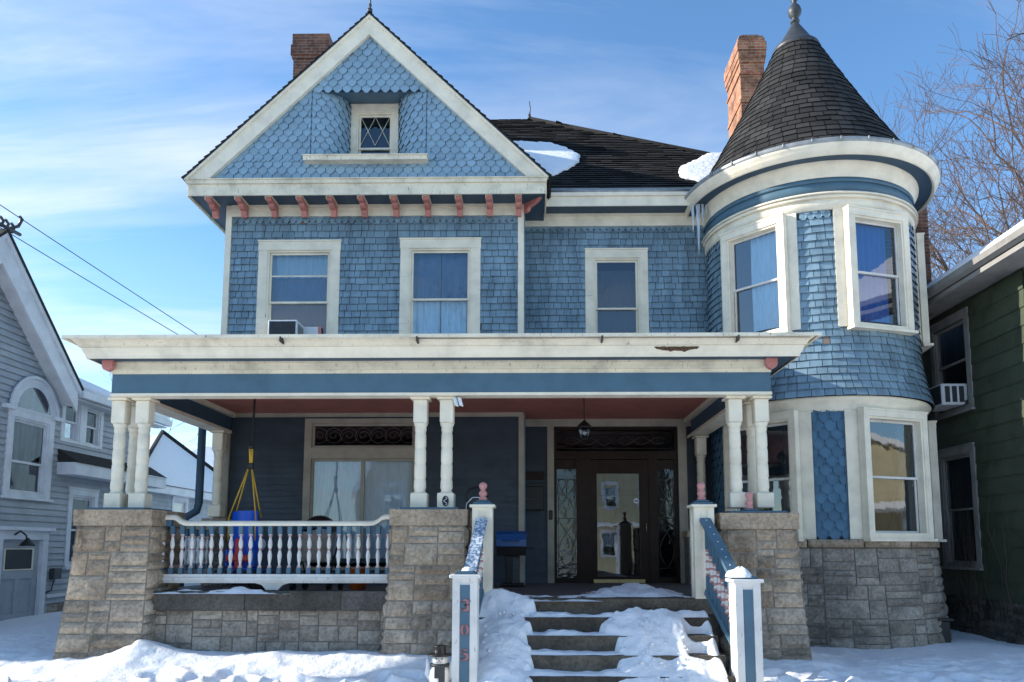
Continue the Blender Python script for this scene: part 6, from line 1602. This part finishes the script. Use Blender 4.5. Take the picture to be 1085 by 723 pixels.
# overhead wires
w0 = P(-80, 158, 9.0); w1 = P(226, 356, 12.9); w1.x = XL-.01; w1.z = P(228, 357, 12.9).z
def wire(a, b, sag, label):
    mb = MB(); mb.tube([a.lerp(b, k/24)-Vector((0, 0, sag*4*(k/24)*(1-k/24))) for k in range(25)], .0065, 5); mb.build('overhead_wire', M['black'], None, label=label, cat='wire', group='overhead wires')
def extend(a, b, y): return b+(a-b)*((y-b.y)/(a.y-b.y))
v0 = P(-60, 196, 9.5); v1 = P(194, 358, 12.9); w0 = extend(w0, w1, -3.0); v0 = extend(v0, v1, -3.0)
up = empty('utility_pole', ((w0.x+v0.x)/2, -3, 0), 'wooden utility pole standing beside the street, carrying the two wires', 'utility pole')
pz = max(w0.z, v0.z); mb = MB(); mb.tube([((w0.x+v0.x)/2, -2.8, 0), ((w0.x+v0.x)/2, -2.8, pz+.8)], .15, 10, .11); mb.build('pole', M['bark'], up)
mb = MB(); mb.box(min(w0.x, v0.x)-.3, max(w0.x, v0.x)+.3, -3.05, -2.95, min(w0.z, v0.z)-.16, min(w0.z, v0.z)-.04); mb.tube([(w0.x, -3, min(w0.z, v0.z)-.05), (w0.x, -3, w0.z)], .03, 6); mb.tube([(v0.x, -3, min(w0.z, v0.z)-.05), (v0.x, -3, v0.z)], .03, 6); mb.build('crossarm', M['bark'], up)
wire(w0, w1, .10, 'upper thin wire crossing the sky left of the blue house')
wire(v0, v1, .16, 'lower thin wire passing the peak of the neighbour gable')

# ================================================================== TREES
def tree(base, height, r0, seed, label, group=None, lean=(0, 0), spread=1.0, depth=6, mat='bark', splits=3, bias=(0, 0, .25), first=.35, minr=.013, tw='twig'):
    rd = random.Random(seed); tr = MB(); br = MB(); tg = MB()
    root = empty('bare_tree', base, label, 'tree', group)
    def grow(p, d, L, r, lev):
        n = 4 if lev < 3 else 3; pts = [p]; q = d.copy()
        for k in range(n):
            q = (q+Vector((rd.gauss(0, .12), rd.gauss(0, .12), rd.gauss(0, .10)+.03))*(1 if lev else .35)).normalized(); pts.append(pts[-1]+q*L/n)
        r1 = max(minr*.6, r*.66)
        (tr if lev == 0 else (br if lev < 4 else tg)).tube(pts, r, 8 if lev == 0 else (5 if lev < 3 else 3), r1, cap=False)
        if lev >= depth: return
        k = splits if lev < 2 else rd.choice((2, 3, 3))
        for j in range(k):
            a = rd.uniform(0, 6.28); t = rd.uniform(.3, .75)*spread; perp = q.cross(Vector((math.cos(a), math.sin(a), .2))).normalized()
            nd = (q*math.cos(t)+perp*math.sin(t)+Vector(bias)*.5).normalized(); grow(pts[-1], nd, L*rd.uniform(.62, .86), r1*rd.uniform(.65, .95), lev+1)
        if lev >= 1:
            for j in range(2):
                s = pts[rd.randint(1, n-1)]; a = rd.uniform(0, 6.28); nd = (q*.5+Vector((math.cos(a), math.sin(a), rd.uniform(0, .7)))).normalized(); grow(s, nd, L*rd.uniform(.45, .7), r1*.5, lev+2 if lev+2 <= depth else depth)
    grow(Vector(base), Vector((lean[0], lean[1], 1)).normalized(), height*first, r0, 0)
    tr.build('trunk', M['bark'], root); br.build('branches', M['bark'], root); tg.build('twigs', M[tw], root)
    return root
tA = P(1036, 300, 25); tB = P(1098, 300, 30)
tree((tA.x, 25, 0), 11.0, .36, 4, 'bare leafless tree between the turret and the green house roof', 'bare trees behind the houses', spread=1.15, first=.42, bias=(-.3, 0, .15), depth=7)
tree((tB.x, 30, 0), 14.5, .42, 12, 'tall bare tree with reddish twigs at the right edge', 'bare trees behind the houses', spread=1.0, first=.44, depth=7)
tC = P(122, 400, 48); tree((tC.x, 48, 0), (PZ(330, 48))*.52, .16, 21, 'tip of a small bare tree above the left corner of the porch roof', 'bare trees behind the houses', depth=5, splits=2, first=.45)
# overhanging branch tip upper right
b0_ = P(1110, 33, 20); mb = MB(); 
tE = Vector((b0_.x+6, 21, 0)); 
te = empty('bare_tree', tE, 'bare branch tip entering the sky at the upper right corner', 'tree', 'bare trees behind the houses')
mb.tube([tE, tE+Vector((-.3, 0, 8)), tE+Vector((-1.2, 0, 13)), Vector((b0_.x+1.5, 20.4, b0_.z-.5)), b0_, P(1082, 36, 20), P(1070, 41, 20)], [.3, .22, .14, .06, .035, .02, .012], 6)
mb.tube([P(1082, 36, 20), P(1076, 36, 20), P(1068, 38, 20)], .012, 5, .006); mb.tube([P(1074, 39, 20), P(1066, 43, 20)], .010, 5, .02); mb.build('branches', M['bark'], te)
# ================================================================== ACROSS THE STREET (seen only in the window reflections)
def yhouse(cx, cy, w, hgt, lab, ang=math.pi, rise=.75):
    t = empty('yellow_house', (cx, cy, 0), lab, 'house', 'yellow houses across the street')
    f = frame((cx, cy, 0), ang); mb = MB(f)
    hs = [(-w*.3, -w*.12, 1.1, 2.6), (w*.12, w*.3, 1.1, 2.6), (-w*.28, -w*.12, 4.2, 5.7), (w*.12, w*.28, 4.2, 5.7)][:(4 if hgt > 5 else 2)]
    clapboard(mb, -w/2, w/2, .3, hgt, .2, hs); board(mb, -w/2, w/2, 0, hgt, hs); i = [mb.V(-w/2, 0, hgt), mb.V(w/2, 0, hgt), mb.V(0, 0, hgt+w*rise)]; mb.Fc(*i)
    mb.box(-w/2, -w/2+.1, -8, -.01, 0, hgt); mb.box(w/2-.1, w/2, -8, -.01, 0, hgt); mb.box(-w/2+.1, w/2-.1, -8, -7.9, 0, hgt); mb.build('wall', M['yellow_wall'], t)
    mb = MB(f)
    for s in (-1, 1): mb.prism([(0, hgt+w*rise+.1), (0, hgt+w*rise-.1), (s*(w/2+.4), hgt-.4*rise/.75), (s*(w/2+.4), hgt+.2-.4*rise/.75)], -8.3, .4)
    mb.build('roof', M['snow'], t)
    for a, b, c, d in hs: window(t, frame(f((a+b)/2, 0, c-.06), ang), b-a+.12, d-c+.12, .12, mat='nwhite', rail=.5, curtain='curtain', cover=(.5, 1))
    mb = MB(f); mb.box(-w/2, w/2, .02, 2.4, 2.9, 3.1); mb.build('porch_roof', M['snow'], t)
    for k in range(4):
        x = -w/2+.2+k*(w-.4)/3; mb = MB(f); mb.box(x-.08, x+.08, 2.1, 2.26, 0, 2.9); mb.build('porch_post', M['nwhite'], t)
yhouse(6.0, -19, 5.6, 5.4, 'yellow house with a steep gable across the street, straight opposite the door')
yhouse(-7.5, -21, 8, 5.2, 'broad yellow house across the street, opposite the left bay')
yhouse(20, 6, 9, 3.6, 'yellow house with a porch two lots along to the right of the green house', 4.29, .22)
tree((-1.5, -13, 0), 15, .3, 33, 'bare street tree on the far side of the road', 'bare trees across the street', depth=5, first=.35)
tree((12.5, -12, 0), 14, .3, 44, 'bare street tree on the far side of the road, further right', 'bare trees across the street', depth=5, first=.35)

# ================================================================== SKY, SUN, VIEW
SUN_EL = R(24); SUN_AZ = R(2)     # sun low on the left, a little behind the facade
sv = Vector((-math.cos(SUN_AZ)*math.cos(SUN_EL), math.sin(SUN_AZ)*math.cos(SUN_EL), math.sin(SUN_EL)))
sd = bpy.data.lights.new('sun', 'SUN'); sd.energy = 3.3; sd.angle = R(.6); sd.color = (1, .93, .82)
so = bpy.data.objects.new('sun', sd); COL.objects.link(so); so.location = (-20, 0, 30); so.rotation_euler = sv.to_track_quat('Z', 'Y').to_euler()
wd = bpy.data.worlds.new('World'); scene.world = wd; wd.use_nodes = True; nt = wd.node_tree; L = nt.links.new
bg = nt.nodes['Background']; sk = N(nt, 'ShaderNodeTexSky', sky_type='NISHITA'); sk.sun_disc = False; sk.sun_elevation = SUN_EL; sk.sun_rotation = math.atan2(sv.x, sv.y); sk.air_density = 1.0; sk.dust_density = .1; sk.ozone_density = 1.6; sk.altitude = 200
tc = N(nt, 'ShaderNodeTexCoord')
sp_ = N(nt, 'ShaderNodeSeparateXYZ'); L(tc.outputs['Generated'], sp_.inputs[0])
zz_ = N(nt, 'ShaderNodeMath', operation='MAXIMUM'); zz_.inputs[1].default_value = .03; L(sp_.outputs[2], zz_.inputs[0])
zp = N(nt, 'ShaderNodeMath', operation='ADD'); zp.inputs[1].default_value = .12; L(zz_.outputs[0], zp.inputs[0])
dx = N(nt, 'ShaderNodeMath', operation='DIVIDE'); L(sp_.outputs[0], dx.inputs[0]); L(zp.outputs[0], dx.inputs[1])
dy = N(nt, 'ShaderNodeMath', operation='DIVIDE'); L(sp_.outputs[1], dy.inputs[0]); L(zp.outputs[0], dy.inputs[1])
cbx = N(nt, 'ShaderNodeCombineXYZ'); L(dx.outputs[0], cbx.inputs[0]); L(dy.outputs[0], cbx.inputs[1])
mp = N(nt, 'ShaderNodeMapping'); mp.inputs['Scale'].default_value = (.42, 1.6, 1); mp.inputs['Rotation'].default_value = (0, 0, R(-14)); mp.inputs['Location'].default_value = (1.3, .4, 0); L(cbx.outputs[0], mp.inputs['Vector'])
cn = N(nt, 'ShaderNodeTexNoise', Scale=1.1, Detail=9.0, Roughness=.58, Distortion=.7); L(mp.outputs[0], cn.inputs['Vector'])
cr_ = ramp(nt, cn.outputs[0], [(.46, (0, 0, 0)), (.57, (.25, .25, .25)), (.71, (.8, .8, .8))])
# more cloud to the left (towards the sun) and towards the horizon
lf = N(nt, 'ShaderNodeMapRange'); lf.inputs[1].default_value = .75; lf.inputs[2].default_value = -.75; lf.inputs[3].default_value = .22; lf.inputs[4].default_value = 1.0; L(sp_.outputs[0], lf.inputs[0])
hz_ = N(nt, 'ShaderNodeMapRange'); hz_.inputs[1].default_value = .0; hz_.inputs[2].default_value = .38; hz_.inputs[3].default_value = .38; hz_.inputs[4].default_value = .0; L(sp_.outputs[2], hz_.inputs[0])
m1 = N(nt, 'ShaderNodeMath', operation='MULTIPLY'); L(cr_.outputs[0], m1.inputs[0]); L(lf.outputs[0], m1.inputs[1])
m2 = N(nt, 'ShaderNodeMath', operation='ADD'); m2.use_clamp = True; L(m1.outputs[0], m2.inputs[0])
m3 = N(nt, 'ShaderNodeMath', operation='MULTIPLY'); L(hz_.outputs[0], m3.inputs[0]); L(lf.outputs[0], m3.inputs[1]); L(m3.outputs[0], m2.inputs[1])
CL = 5.0
skt = mix(nt, 1.0, sk.outputs[0], (.70, .95, 1.12), 'MULTIPLY')
colr = mix(nt, m2.outputs[0], skt, (CL*.98, CL*1.0, CL*1.03)); SKYMIX = colr
L(colr, bg.inputs[0]); bg.inputs[1].default_value = .10
scene.view_settings.view_transform = 'Standard'; scene.view_settings.look = 'None'; scene.view_settings.gamma = 1; scene.view_settings.exposure = 1.35
scene.render.engine = 'CYCLES'; scene.render.resolution_x = 1024; scene.render.resolution_y = 682
try:
    scene.cycles.max_bounces = 6; scene.cycles.transparent_max_bounces = 12
except Exception: pass
